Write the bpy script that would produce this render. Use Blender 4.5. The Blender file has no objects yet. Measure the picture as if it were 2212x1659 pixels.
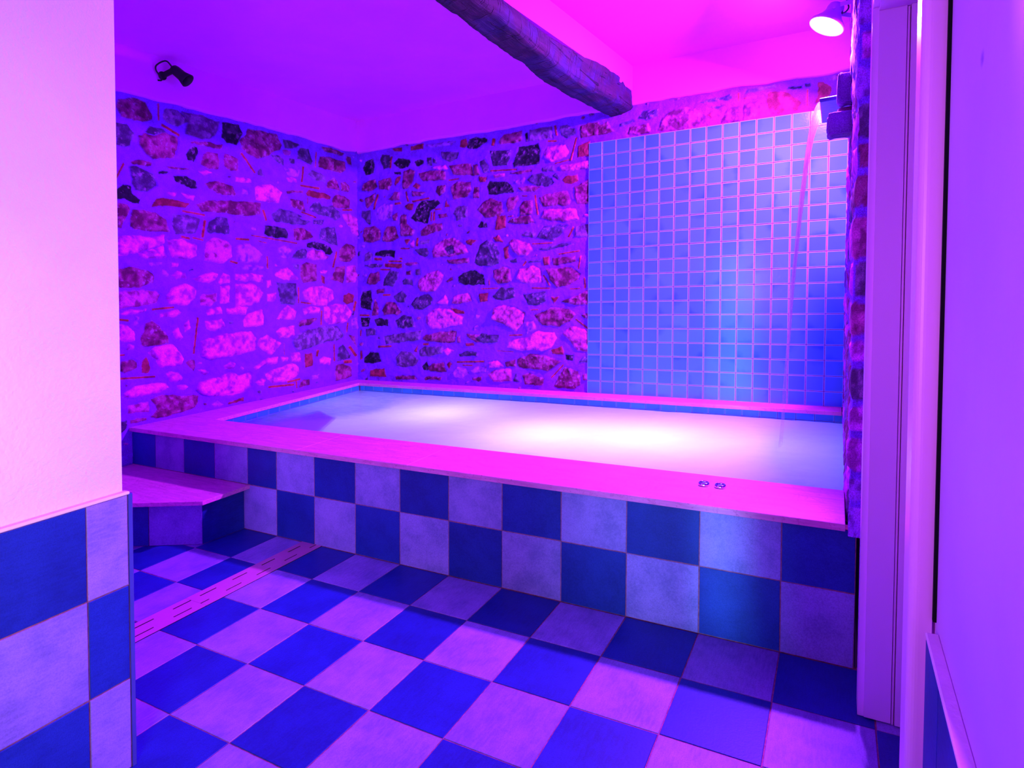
import bpy, math, random
import numpy as np
from mathutils import Vector, Matrix
random.seed(11)
rng = np.random.default_rng(11)
SC = bpy.context.scene
COL = SC.collection
# The old cellar leans a little: verticals drift by 1.8 degrees.
SX, SY = 0.031863, 0.011011
T = 0.30                       # edge of a large floor tile
def S(p): return Vector((p[0] + SX*p[2], p[1] + SY*p[2], p[2]))

# ------------------------------------------------------------------ materials
class G:
    def __init__(s, name):
        s.m = bpy.data.materials.new(name); s.m.use_nodes = True
        s.t = s.m.node_tree; s.t.nodes.clear()
        s.out = s.n('ShaderNodeOutputMaterial')
    def n(s, typ, ins=None, **props):
        nd = s.t.nodes.new(typ)
        for k, v in props.items(): setattr(nd, k, v)
        for k, v in (ins or {}).items():
            sock = nd.inputs[k]
            if isinstance(v, bpy.types.NodeSocket): s.t.links.new(v, sock)
            else: sock.default_value = v
        return nd
    def attr(s, name, out='Vector'): return s.n('ShaderNodeAttribute', attribute_name=name).outputs[out]
    def pos(s): return s.attr('pos0')
    def scale(s, v, sc): return s.n('ShaderNodeVectorMath', {0: v, 1: sc}, operation='MULTIPLY').outputs[0]
    def noise(s, v, scale, detail=3.0, rough=0.5, dist=0.0):
        return s.n('ShaderNodeTexNoise', {'Vector': v, 'Scale': scale, 'Detail': detail, 'Roughness': rough, 'Distortion': dist}).outputs[0]
    def ramp(s, f, a, b, lo=0.0, hi=1.0):
        return s.n('ShaderNodeMapRange', {0: f, 1: a, 2: b, 3: lo, 4: hi}, interpolation_type='SMOOTHSTEP').outputs[0]
    def math(s, op, a, b=0.0): return s.n('ShaderNodeMath', {0: a, 1: b}, operation=op).outputs[0]
    def mix(s, f, a, b, blend='MIX'):
        nd = s.n('ShaderNodeMix', data_type='RGBA', blend_type=blend)
        for i, v in ((0, f), (6, a), (7, b)):
            if isinstance(v, bpy.types.NodeSocket): s.t.links.new(v, nd.inputs[i])
            else: nd.inputs[i].default_value = v if i == 0 else (v[0], v[1], v[2], 1.0)
        return nd.outputs[2]
    def xyz(s, v): return s.n('ShaderNodeSeparateXYZ', {0: v}).outputs
    def comb(s, x, y, z): return s.n('ShaderNodeCombineXYZ', {0: x, 1: y, 2: z}).outputs[0]
    def bump(s, h, strength, dist): return s.n('ShaderNodeBump', {'Height': h, 'Strength': strength, 'Distance': dist}).outputs[0]
    def pbr(s, col, rough=0.5, spec=0.5, metal=0.0, normal=None, **kw):
        ins = {'Roughness': rough, 'Metallic': metal, 'Specular IOR Level': spec}
        ins['Base Color'] = col if isinstance(col, bpy.types.NodeSocket) else (col[0], col[1], col[2], 1.0)
        if normal is not None: ins['Normal'] = normal
        ins.update(kw)
        nd = s.n('ShaderNodeBsdfPrincipled', ins)
        s.t.links.new(nd.outputs[0], s.out.inputs[0])
        return nd
    def done(s, shader): s.t.links.new(shader, s.out.inputs[0]); return s.m

M = {}
def plain(name, col, rough=0.5, spec=0.5, metal=0.0, ns=0.0, nscale=60.0, var=0.0):
    g = G(name); p = g.pos(); c = col; nrm = None
    if var: c = g.mix(g.noise(p, nscale*0.3, 4.0, 0.6), [x*(1-var) for x in col], [min(1, x*(1+var)) for x in col])
    if ns: nrm = g.bump(g.noise(p, nscale, 4.0, 0.6), 0.6, ns)
    g.pbr(c, rough, spec, metal, nrm); M[name] = g.m

def stoneware(name, ca, cb, rough):            # large matt floor / wall tiles
    g = G(name); p = g.pos(); t = g.xyz(g.attr('tuv'))
    q = g.n('ShaderNodeVectorMath', {0: p, 1: g.comb(g.math('MULTIPLY', t[2], 13.7), g.math('MULTIPLY', t[2], 5.1), t[2])}, operation='ADD').outputs[0]
    big = g.ramp(g.noise(q, 7.0, 4.0, 0.6), 0.3, 0.7)
    fine = g.ramp(g.noise(q, 260.0, 3.0, 0.7), 0.42, 0.60)
    scr = g.ramp(g.noise(g.scale(q, (40.0, 8.0, 40.0)), 3.0, 4.0, 0.6), 0.35, 0.7)
    c = g.mix(big, ca, cb)
    c = g.mix(g.math('MULTIPLY', fine, 0.30), c, [x*0.45 for x in ca])
    c = g.mix(g.math('MULTIPLY', scr, 0.22), c, [min(1.0, x*1.35) for x in cb])
    v = g.math('ADD', g.math('MULTIPLY', t[2], 0.24), 0.88)
    c = g.mix(1.0, c, g.comb(v, v, v), 'MULTIPLY')
    g.pbr(c, rough, 0.35, 0.0, g.bump(g.noise(q, 120.0, 4.0, 0.7), 0.25, 0.002)); M[name] = g.m
stoneware('tile_light', (0.18, 0.12, 0.44), (0.31, 0.18, 0.62), 0.52)
stoneware('tile_dark', (0.005, 0.018, 0.21), (0.009, 0.028, 0.29), 0.48)

def glaze(name, base, deep, rim):               # small hand-glazed tiles
    g = G(name); t = g.xyz(g.attr('tuv')); p = g.pos()
    ang = g.math('MULTIPLY', t[2], 37.7)
    proj = g.math('ADD', g.math('MULTIPLY', t[0], g.math('COSINE', ang)), g.math('MULTIPLY', t[1], g.math('SINE', ang)))
    amt = g.math('FRACT', g.math('MULTIPLY', t[2], 7.31))
    wob = g.math('MULTIPLY', g.math('SUBTRACT', g.noise(p, 22.0, 2.0), 0.5), 0.9)
    dk = g.math('MULTIPLY', g.ramp(g.math('ADD', proj, wob), 0.15, 1.25), g.ramp(amt, 0.15, 0.95))
    c = g.mix(dk, base, deep)
    v = g.math('ADD', g.math('MULTIPLY', g.math('FRACT', g.math('MULTIPLY', t[2], 3.77)), 0.34), 0.83)
    c = g.mix(1.0, c, g.comb(v, v, v), 'MULTIPLY')
    e = g.math('MAXIMUM', g.math('ABSOLUTE', t[0]), g.math('ABSOLUTE', t[1]))
    c = g.mix(g.ramp(e, 0.88, 0.965), c, rim)
    nrm = g.bump(g.noise(p, 55.0, 3.0, 0.6), 0.12, 0.004)
    g.pbr(c, 0.16, 0.5, 0.0, nrm); M[name] = g.m
glaze('glazed_tile', (0.045, 0.24, 0.72), (0.020, 0.15, 0.72), (0.26, 0.42, 0.85))
glaze('basin_tile', (0.035, 0.26, 0.62), (0.02, 0.14, 0.55), (0.12, 0.40, 0.75))

def grout(name, col):
    g = G(name); p = g.pos()
    c = g.mix(g.ramp(g.noise(p, 30.0, 4.0, 0.7), 0.3, 0.7), [x*0.5 for x in col], col)
    g.pbr(c, 0.85, 0.2, 0.0, g.bump(g.noise(p, 220.0, 3.0, 0.7), 0.4, 0.003)); M[name] = g.m
grout('floor_grout', (0.40, 0.11, 0.22))
grout('panel_grout', (0.30, 0.05, 0.30))

def rough_stone(name):                          # masonry; albedo of each stone comes from the mesh
    g = G(name); p = g.pos()
    c = g.n('ShaderNodeAttribute', attribute_name='stone_colour').outputs['Color']
    f = g.ramp(g.noise(p, 230.0, 4.0, 0.75), 0.30, 0.72, 0.62, 1.30)
    c = g.mix(1.0, c, g.comb(f, f, f), 'MULTIPLY')
    h = g.math('ADD', g.noise(p, 75.0, 5.0, 0.7), g.math('MULTIPLY', g.noise(p, 300.0, 3.0, 0.7), 0.35))
    g.pbr(c, 0.86, 0.25, 0.0, g.bump(h, 0.75, 0.006)); M[name] = g.m
rough_stone('masonry')

def plaster(name, col, bs, nscale):
    g = G(name); p = g.pos()
    c = g.mix(g.ramp(g.noise(p, 3.0, 4.0, 0.6), 0.3, 0.75), [x*0.93 for x in col], col)
    h = g.math('ADD', g.noise(p, nscale, 4.0, 0.6), g.math('MULTIPLY', g.noise(p, 9.0, 3.0, 0.5), 1.2))
    g.pbr(c, 0.75, 0.25, 0.0, g.bump(h, bs, 0.006)); M[name] = g.m
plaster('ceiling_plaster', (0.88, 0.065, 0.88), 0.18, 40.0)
plaster('entrance_plaster', (0.80, 0.60, 0.86), 0.55, 95.0)
plaster('corridor_plaster', (0.62, 0.34, 0.84), 0.15, 60.0)

def travertine(name, col, dk):
    g = G(name); p = g.pos()
    band = g.noise(g.scale(p, (3.0, 26.0, 30.0)), 2.2, 5.0, 0.65, 0.6)
    pit = g.ramp(g.noise(g.scale(p, (60.0, 190.0, 190.0)), 1.0, 3.0, 0.6), 0.60, 0.72)
    c = g.mix(g.ramp(band, 0.30, 0.72), col, [x*0.74 for x in col])
    c = g.mix(g.math('MULTIPLY', pit, 0.75), c, dk)
    vein = g.ramp(g.math('ABSOLUTE', g.math('SUBTRACT', g.noise(p, 3.5, 5.0, 0.6, 1.5), 0.5)), 0.0, 0.012, 1.0, 0.0)
    c = g.mix(g.math('MULTIPLY', vein, 0.35), c, dk)
    g.pbr(c, 0.42, 0.4, 0.0, g.bump(g.math('SUBTRACT', 1.0, pit), 0.25, 0.002)); M[name] = g.m
travertine('travertine', (0.80, 0.17, 0.52), (0.40, 0.03, 0.20))

def old_wood(name):
    g = G(name); p = g.pos()
    st = g.scale(p, (30.0, 2.2, 30.0))
    a = g.noise(st, 1.0, 6.0, 0.7, 0.4)
    crack = g.ramp(g.noise(g.scale(p, (26.0, 1.1, 26.0)), 1.0, 4.0, 0.55, 0.8), 0.60, 0.66)
    patch = g.ramp(g.noise(p, 5.0, 3.0, 0.6), 0.42, 0.62)
    adze = g.ramp(g.noise(g.scale(p, (8.0, 60.0, 6.0)), 1.0, 2.0, 0.5), 0.58, 0.68)
    c = g.mix(g.ramp(a, 0.25, 0.75), (0.016, 0.005, 0.018), (0.050, 0.008, 0.034))
    c = g.mix(g.math('MULTIPLY', patch, 0.6), c, (0.022, 0.010, 0.08))
    c = g.mix(crack, c, (0.004, 0.003, 0.006))
    c = g.mix(g.math('MULTIPLY', adze, 0.5), c, (0.012, 0.006, 0.012))
    h = g.math('SUBTRACT', g.math('MULTIPLY', a, 0.6), g.math('ADD', crack, g.math('MULTIPLY', adze, 0.3)))
    g.pbr(c, 0.75, 0.3, 0.0, g.bump(h, 0.9, 0.02)); M[name] = g.m
old_wood('old_wood')

plain('black_metal', (0.006, 0.006, 0.010), 0.45, 0.4, 0.0, 0.0006, 300.0)
plain('grey_metal', (0.42, 0.22, 0.50), 0.40, 0.5, 0.35, 0.0005, 200.0)
plain('chrome', (0.72, 0.68, 0.82), 0.10, 0.5, 1.0, 0.0004, 90.0)
plain('drain_steel', (0.66, 0.16, 0.46), 0.36, 0.5, 0.25, 0.0004, 240.0, 0.08)
plain('dark_void', (0.006, 0.004, 0.010), 0.9, 0.1, 0.0, 0.0004, 90.0)
plain('white_lacquer', (0.88, 0.40, 0.92), 0.34, 0.5, 0.0, 0.0003, 120.0)
plain('reddish_gasket', (0.12, 0.02, 0.05), 0.6, 0.3, 0.0, 0.0003, 120.0)
plain('edge_trim', (0.05, 0.05, 0.30), 0.18, 0.5, 0.0, 0.0004, 60.0)
plain('cap_mortar', (0.80, 0.56, 0.80), 0.7, 0.3, 0.0, 0.002, 90.0, 0.1)
plain('slate', (0.030, 0.035, 0.16), 0.35, 0.5, 0.0, 0.004, 45.0, 0.4)

def lens(name, strength):
    g = G(name); p = g.n('ShaderNodeTexCoord').outputs['Object']
    c = g.mix(g.ramp(g.noise(p, 60.0, 2.0), 0.3, 0.7), (1.0, 0.62, 1.0), (1.0, 0.86, 1.0))
    e = g.n('ShaderNodeEmission', {'Color': c, 'Strength': strength})
    g.done(e.outputs[0]); M[name] = g.m
lens('lit_lens', 5.0)

def water(name):
    g = G(name); p = g.pos(); foam = g.attr('foam', 'Fac')
    wisp = g.noise(g.scale(p, (3.0, 9.0, 1.0)), 2.2, 5.0, 0.62, 1.2)
    f = g.n('ShaderNodeMath', {0: g.math('ADD', foam, g.math('MULTIPLY', g.math('SUBTRACT', wisp, 0.5), 0.55))}, operation='ADD', use_clamp=True).outputs[0]
    nrm = g.bump(g.noise(g.scale(p, (2.0, 6.0, 1.0)), 3.0, 4.0, 0.6, 0.8), 0.25, 0.03)
    clear = g.n('ShaderNodeBsdfTransparent', {'Color': (0.80, 0.90, 0.98, 1)})
    dif = g.n('ShaderNodeBsdfDiffuse', {'Color': (0.62, 0.70, 0.86, 1), 'Normal': nrm})
    tra = g.n('ShaderNodeBsdfTranslucent', {'Color': (0.95, 0.96, 1.0, 1)})
    milk = g.n('ShaderNodeMixShader', {0: 0.62, 1: dif.outputs[0], 2: tra.outputs[0]})
    body = g.n('ShaderNodeMixShader', {0: f, 1: clear.outputs[0], 2: milk.outputs[0]})
    gl = g.n('ShaderNodeBsdfGlossy', {'Color': (1, 1, 1, 1), 'Roughness': 0.22, 'Normal': nrm})
    fr = g.n('ShaderNodeFresnel', {'IOR': 1.28})
    sh = g.n('ShaderNodeMixShader', {0: g.math('MULTIPLY', fr.outputs[0], 0.55), 1: body.outputs[0], 2: gl.outputs[0]})
    g.done(sh.outputs[0]); M[name] = g.m
water('water')

def sheet(name):
    g = G(name); t = g.xyz(g.attr('tuv'))       # t0 across, t1 down the fall
    st = g.noise(g.comb(g.math('MULTIPLY', t[0], 9.0), g.math('MULTIPLY', t[1], 0.7), 0.3), 1.0, 4.0, 0.6)
    edge = g.ramp(g.math('ABSOLUTE', t[0]), 0.6, 1.0)
    a = g.math('ADD', g.ramp(st, 0.30, 0.75, 0.30, 0.75), g.math('MULTIPLY', edge, 0.2))
    a = g.math('MULTIPLY', a, g.ramp(t[1], 0.30, 1.0, 1.0, 0.30))
    clear = g.n('ShaderNodeBsdfTransparent', {'Color': (1, 1, 1, 1)})
    dif = g.n('ShaderNodeBsdfDiffuse', {'Color': (0.90, 0.45, 0.92, 1)})
    tra = g.n('ShaderNodeBsdfTranslucent', {'Color': (0.95, 0.50, 0.95, 1)})
    milk = g.n('ShaderNodeMixShader', {0: 0.5, 1: dif.outputs[0], 2: tra.outputs[0]})
    gl = g.n('ShaderNodeBsdfGlossy', {'Color': (1, 1, 1, 1), 'Roughness': 0.15})
    m2 = g.n('ShaderNodeMixShader', {0: 0.18, 1: milk.outputs[0], 2: gl.outputs[0]})
    sh = g.n('ShaderNodeMixShader', {0: a, 1: clear.outputs[0], 2: m2.outputs[0]})
    g.done(sh.outputs[0]); M[name] = g.m
sheet('falling_water')

# ------------------------------------------------------------------ mesh building
class MB:
    def __init__(s): s.v = []; s.f = []; s.mi = []; s.tuv = []
    def add(s, verts, faces, mi=0, tuv=None):
        o = len(s.v); s.v += [tuple(v) for v in verts]
        s.tuv += list(tuv) if tuv else [(0.0, 0.0, 0.0)]*len(verts)
        s.f += [tuple(o+i for i in f) for f in faces]; s.mi += [mi]*len(faces)
    def box(s, x0, x1, y0, y1, z0, z1, mi=0, c=0.0):
        if c <= 0:
            V = [(x, y, z) for z in (z0, z1) for y in (y0, y1) for x in (x0, x1)]
            s.add(V, [(0,2,3,1), (4,5,7,6), (0,1,5,4), (2,6,7,3), (0,4,6,2), (1,3,7,5)], mi); return
        s.prism([(x0, y0), (x1, y0), (x1, y1), (x0, y1)], z0, z1, mi, c)
    def prism(s, poly, z0, z1, mi=0, c=0.0):     # poly counter-clockwise, chamfered rims
        n = len(poly)
        def inset(d):
            out = []
            for i in range(n):
                p, q, r = Vector(poly[i-1]), Vector(poly[i]), Vector(poly[(i+1) % n])
                a = (q-p).normalized(); b = (r-q).normalized()
                na = Vector((-a.y, a.x)); nb = Vector((-b.y, b.x)); m = (na+nb)
                m = m / max(0.25, m.dot(na)); out.append(q + m*d)
            return out
        rings = [(inset(c), z0), (poly, z0+c), (poly, z1-c), (inset(c), z1)] if c > 0 else [(poly, z0), (poly, z1)]
        V = [(p[0], p[1], z) for ring, z in rings for p in ring]
        F = [tuple(range(n-1, -1, -1)), tuple(range((len(rings)-1)*n, len(rings)*n))]
        for k in range(len(rings)-1):
            for i in range(n):
                j = (i+1) % n; F.append((k*n+i, k*n+j, (k+1)*n+j, (k+1)*n+i))
        s.add(V, F, mi)
    def quad(s, a, b, c, d, mi=0): s.add([a, b, c, d], [(0, 1, 2, 3)], mi)
    def tile(s, O, U, V, N, u0, u1, v0, v1, th, ch, mi, jit=0.0):
        r = random.random(); O, U, V, N = map(Vector, (O, U, V, N))
        P = []; W = []
        cu, cv = 2*ch/(u1-u0), 2*ch/(v1-v0)
        js = [(random.uniform(-jit, jit), random.uniform(-jit, jit)) for _ in range(4)]
        for lvl in (0, 1, 2):
            d = (0.0, 0.0, ch)[lvl]; h = (0.0, th-ch, th)[lvl]
            for k, (a, b) in enumerate(((u0+d, v0+d), (u1-d, v0+d), (u1-d, v1-d), (u0+d, v1-d))):
                P.append(O + U*(a+js[k][0]) + V*(b+js[k][1]) + N*h)
                sg = ((-1, -1), (1, -1), (1, 1), (-1, 1))[k]
                W.append((sg[0]*(1-(cu if lvl == 2 else 0)), sg[1]*(1-(cv if lvl == 2 else 0)), r))
        F = [(8, 9, 10, 11)]
        for l in (0, 4):
            for i in range(4): j = (i+1) % 4; F.append((l+i, l+j, l+4+j, l+4+i))
        s.add(P, F, mi, W)
    def lathe(s, prof, c, axis, seg=32, mi=0):
        ax = Vector(axis).normalized(); c = Vector(c)
        t = ax.orthogonal().normalized(); b = ax.cross(t)
        V = []; F = []
        for r, h in prof:
            for i in range(seg):
                a = 2*math.pi*i/seg; V.append(c + ax*h + (t*math.cos(a) + b*math.sin(a))*r)
        for k in range(len(prof)-1):
            for i in range(seg):
                j = (i+1) % seg; F.append((k*seg+i, k*seg+j, (k+1)*seg+j, (k+1)*seg+i))
        s.add(V, F, mi)
    def tube(s, pts, r, seg=10, mi=0):
        pts = [Vector(p) for p in pts]
        fine = []
        for i in range(len(pts)-1):              # Catmull-Rom through the points
            p0, p1, p2, p3 = pts[max(i-1, 0)], pts[i], pts[i+1], pts[min(i+2, len(pts)-1)]
            for k in range(8):
                t = k/8; fine.append(0.5*((2*p1) + (p2-p0)*t + (2*p0-5*p1+4*p2-p3)*t*t + (3*p1-p0-3*p2+p3)*t**3))
        fine.append(pts[-1]); V = []; F = []; ref = Vector((0.31, 0.52, 0.79)).normalized()
        for i, p in enumerate(fine):
            d = (fine[min(i+1, len(fine)-1)] - fine[max(i-1, 0)]).normalized()
            a = d.cross(ref).normalized(); b = d.cross(a)
            for k in range(seg):
                w = 2*math.pi*k/seg; V.append(p + (a*math.cos(w) + b*math.sin(w))*r)
        for i in range(len(fine)-1):
            for k in range(seg):
                j = (k+1) % seg; F.append((i*seg+k, i*seg+j, (i+1)*seg+j, (i+1)*seg+k))
        F.append(tuple(range(seg-1, -1, -1))); F.append(tuple(range((len(fine)-1)*seg, len(fine)*seg)))
        s.add(V, F, mi)
    def bar(s, a, b, w, h, mi=0):                # straight rectangular bar
        a, b = Vector(a), Vector(b); d = (b-a).normalized()
        n = d.cross(Vector((0, 0, 1))).normalized(); m = n.cross(d)
        V = [p + n*x*w/2 + m*y*h/2 for p in (a, b) for x, y in ((-1, -1), (1, -1), (1, 1), (-1, 1))]
        s.add(V, [(3, 2, 1, 0), (4, 5, 6, 7), (0, 1, 5, 4), (1, 2, 6, 5), (2, 3, 7, 6), (3, 0, 4, 7)], mi)
    def build(s, name, mats, parent=None, origin=(0, 0, 0), smooth=False):
        return make(name, np.array(s.v, float), s.f, [M[m] for m in mats], parent, origin, smooth, s.mi, np.array(s.tuv, float))

def make(name, V, F, mats, parent=None, origin=(0, 0, 0), smooth=False, mi=None, tuv=None, extra=None):
    me = bpy.data.meshes.new(name)
    W = V.copy(); W[:, 0] += SX*V[:, 2]; W[:, 1] += SY*V[:, 2]
    if parent is not None: o0 = np.array(parent['_o'])
    else: o0 = np.array(S(origin))
    W -= o0
    if isinstance(F, np.ndarray):
        me.vertices.add(len(W)); me.vertices.foreach_set('co', W.ravel())
        me.loops.add(F.size); me.loops.foreach_set('vertex_index', F.ravel().astype(np.int32))
        me.polygons.add(len(F)); me.polygons.foreach_set('loop_start', np.arange(0, F.size, 4, dtype=np.int32))
        me.update(calc_edges=True); me.validate()
    else:
        me.from_pydata([tuple(w) for w in W], [], F); me.update()
    for m in mats: me.materials.append(m)
    if mi is not None and len(mats) > 1: me.polygons.foreach_set('material_index', np.array(mi, np.int32))
    a = me.attributes.new('pos0', 'FLOAT_VECTOR', 'POINT'); a.data.foreach_set('vector', V.ravel().astype(np.float32))
    if tuv is not None:
        a = me.attributes.new('tuv', 'FLOAT_VECTOR', 'POINT'); a.data.foreach_set('vector', tuv.ravel().astype(np.float32))
    for k, (typ, key, arr) in (extra or {}).items():
        a = me.attributes.new(k, typ, 'POINT'); a.data.foreach_set(key, arr.ravel().astype(np.float32))
    if smooth: me.polygons.foreach_set('use_smooth', np.ones(len(me.polygons), bool))
    ob = bpy.data.objects.new(name, me); COL.objects.link(ob)
    if parent is not None: ob.parent = parent
    else: ob.location = o0; ob['_o'] = list(o0)
    return ob

def tag(o, label, cat, group=None, kind='thing'):
    o['label'] = label; o['category'] = cat; o['kind'] = kind
    if group: o['group'] = group
    return o
def thing(name, label, cat, origin, group=None, kind='thing'):
    o = bpy.data.objects.new(name, None); COL.objects.link(o); o.empty_display_size = 0.05
    o.location = S(origin); o['_o'] = list(S(origin))
    return tag(o, label, cat, group, kind)
def struct(o, label, cat): return tag(o, label, cat, None, 'structure')

# ------------------------------------------------------------------ noise on grids
def vnoise(nu, nv, cu, cv, seed):
    r = np.random.default_rng(seed)
    gu, gv = max(2, int(cu)+3), max(2, int(cv)+3); g = r.random((gu, gv))
    x = np.linspace(0, cu, nu); y = np.linspace(0, cv, nv)
    xi = np.clip(x.astype(int), 0, gu-2); yi = np.clip(y.astype(int), 0, gv-2)
    fx = x-xi; fy = y-yi; fx = (fx*fx*(3-2*fx))[:, None]; fy = (fy*fy*(3-2*fy))[None, :]
    a = g[np.ix_(xi, yi)]; b = g[np.ix_(xi+1, yi)]; c = g[np.ix_(xi, yi+1)]; d = g[np.ix_(xi+1, yi+1)]
    return (a*(1-fx)+b*fx)*(1-fy) + (c*(1-fx)+d*fx)*fy - 0.5
def fbm(nu, nv, lu, lv, cell, seed, oct=3):      # lu, lv metres; cell = largest feature in metres
    o = np.zeros((nu, nv)); a = 1.0
    for k in range(oct): o += a*vnoise(nu, nv, lu/cell*2**k, lv/cell*2**k, seed+k*17); a *= 0.55
    return o

TONE = {  # stone albedo, relief
 'p': ((0.74, 0.045, 0.88), 0.017), 'q': ((0.52, 0.04, 0.42), 0.014), 'b': ((0.25, 0.02, 0.16), 0.011),
 'r': ((0.30, 0.02, 0.08), 0.008), 'v': ((0.42, 0.05, 0.88), 0.010), 'h': ((0.17, 0.045, 0.27), 0.009),
 'd': ((0.085, 0.03, 0.17), 0.007), 'e': ((0.018, 0.010, 0.040), -0.002), 'k': ((0.40, 0.03, 0.055), 0.005)}
MORTAR = (0.25, 0.025, 0.84)
def parse(txt):
    out = []
    for ln in txt.strip().split('\n'):
        t, r = ln.split(' ', 1)
        out.append((t, np.array([[float(a)/1000 for a in q.split(',')] for q in r.split()])))
    return out
def sdf(px, py, poly):
    d = np.full(px.shape, 1e9); inside = np.zeros(px.shape, bool); n = len(poly)
    for i in range(n):
        a = poly[i]; b = poly[(i+1) % n]; ex, ey = b-a; wx, wy = px-a[0], py-a[1]
        t = np.clip((wx*ex+wy*ey)/max(ex*ex+ey*ey, 1e-9), 0, 1)
        d = np.minimum(d, (wx-ex*t)**2+(wy-ey*t)**2)
        cond = ((a[1] > py) != (b[1] > py)) & (px < ex*(py-a[1])/(ey if abs(ey) > 1e-9 else 1e-9)+a[0])
        inside ^= cond
    return np.where(inside, 1, -1)*np.sqrt(d)
def masonry(stones, u0, u1, v0, v1, res, seed, fill):
    nu, nv = int((u1-u0)/res)+1, int((v1-v0)/res)+1; lu, lv = u1-u0, v1-v0
    U = np.linspace(u0, u1, nu)[:, None]*np.ones((1, nv)); V = np.ones((nu, 1))*np.linspace(v0, v1, nv)[None, :]
    n1 = fbm(nu, nv, lu, lv, 0.09, seed+1); n2 = fbm(nu, nv, lu, lv, 0.035, seed+2, 3); n3 = fbm(nu, nv, lu, lv, 0.014, seed+3, 2)
    wu = U + 0.012*fbm(nu, nv, lu, lv, 0.06, seed+4, 4); wv = V + 0.012*fbm(nu, nv, lu, lv, 0.06, seed+5, 4)
    H = 0.006*n1 + 0.004*n2 + 0.0015*n3
    C = np.array(MORTAR)[None, None, :]*(1 + 0.22*n1 + 0.18*n2)[..., None]
    used = np.full((nu, nv), -1.0)
    r = np.random.default_rng(seed)
    def lay(t, poly):
        nonlocal H, C
        tone, rel = TONE[t]
        lo = poly.min(0)-0.03; hi = poly.max(0)+0.03
        i0, i1 = max(0, int((lo[0]-u0)/res)), min(nu, int((hi[0]-u0)/res)+2)
        j0, j1 = max(0, int((lo[1]-v0)/res)), min(nv, int((hi[1]-v0)/res)+2)
        if i1-i0 < 2 or j1-j0 < 2: return
        sl = (slice(i0, i1), slice(j0, j1))
        d = sdf(wu[sl], wv[sl], poly) if t != 'k' else sdf(U[sl], V[sl], poly)
        m = np.clip((d+0.003)/0.006, 0, 1); m = m*m*(3-2*m)
        k = np.clip(d/0.022, 0, 1); dome = k*(2-k)
        tilt = (wu[sl]-poly[:, 0].mean())*r.normal(0, 0.05) + (wv[sl]-poly[:, 1].mean())*r.normal(0, 0.05)
        rl = rel*r.uniform(0.7, 1.3)
        hs = rl*dome + tilt + 0.008*n2[sl] + 0.0045*n3[sl] + 0.004*n1[sl]
        groove = -0.005*np.exp(-((d+0.001)/0.0035)**2)*r.uniform(0.2, 1.0)
        H[sl] = H[sl]*(1-m) + hs*m + groove
        w = r.uniform(0.82, 1.18)
        blot = np.clip(n2[sl]*2.6 + n1[sl]*1.0, -1, 1)
        base = np.array(tone)*w
        alt = np.array(tone)*(0.42 if t in 'pqbv' else 0.6)*np.array((1.0, 1.0, 0.9))
        hi_ = np.minimum(1.0, np.array(tone)*1.5 + (0.05 if t in 'dhbe' else 0.0)*np.array((1.0, 0.2, 1.2)))
        col = np.where(blot[..., None] < 0, base + (alt-base)*(-blot[..., None])*0.9, base + (hi_-base)*blot[..., None]*0.8)
        if t in 'dhbe':
            sp = np.clip((n3[sl]+0.5*n2[sl]-0.33)*6, 0, 1)[..., None]*r.uniform(0.2, 0.9)
            col = col*(1-sp) + np.array((0.45, 0.10, 0.55))*sp
        C[sl] = C[sl]*(1-m[..., None]) + col*m[..., None]
        used[sl] = np.maximum(used[sl], d)
    for t, p in stones: lay(t, p)
    used_t = used.copy()
    for _ in range(fill):                         # small pinnings pressed into the open mortar
        u = r.uniform(u0, u1); v = r.uniform(v0, v1)
        a = r.uniform(0.012, 0.034); b = a*r.uniform(0.35, 0.8)
        i, j = int((u-u0)/res), int((v-v0)/res); w = int(a/res)+3
        blk = used[max(0, i-w):i+w, max(0, j-w):j+w]
        if blk.size == 0 or blk.max() > -0.004: continue
        th = r.normal(0, 0.35); n = 7; ph = r.uniform(0, 6.28)
        ang = ph+np.arange(n)*2*np.pi/n; rr = r.uniform(0.75, 1.1, n)
        x = a*rr*np.cos(ang); y = b*rr*np.sin(ang)
        poly = np.stack([u+x*np.cos(th)-y*np.sin(th), v+x*np.sin(th)+y*np.cos(th)], 1)
        lay(r.choice(list('pvvhbbqd')), poly)
    return U, V, H, np.clip(C, 0, 1)
def grid_faces(nu, nv, keep=None):
    idx = np.arange(nu*nv).reshape(nu, nv)
    F = np.stack([idx[:-1, :-1], idx[1:, :-1], idx[1:, 1:], idx[:-1, 1:]], -1)
    if keep is not None: F = F[keep[:-1, :-1] & keep[1:, 1:]]
    return F.reshape(-1, 4)
def mesh_masonry(name, P, C, F, flip):
    if flip: F = F[:, ::-1].copy()
    use = np.unique(F); mp = np.full(P.shape[0]*P.shape[1], -1); mp[use] = np.arange(len(use))
    C4 = np.concatenate([C.reshape(-1, 3)[use], np.ones((len(use), 1))], 1)
    return make(name, P.reshape(-1, 3)[use], mp[F], [M['masonry']], smooth=True, extra={'stone_colour': ('FLOAT_COLOR', 'color', C4)})

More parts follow.
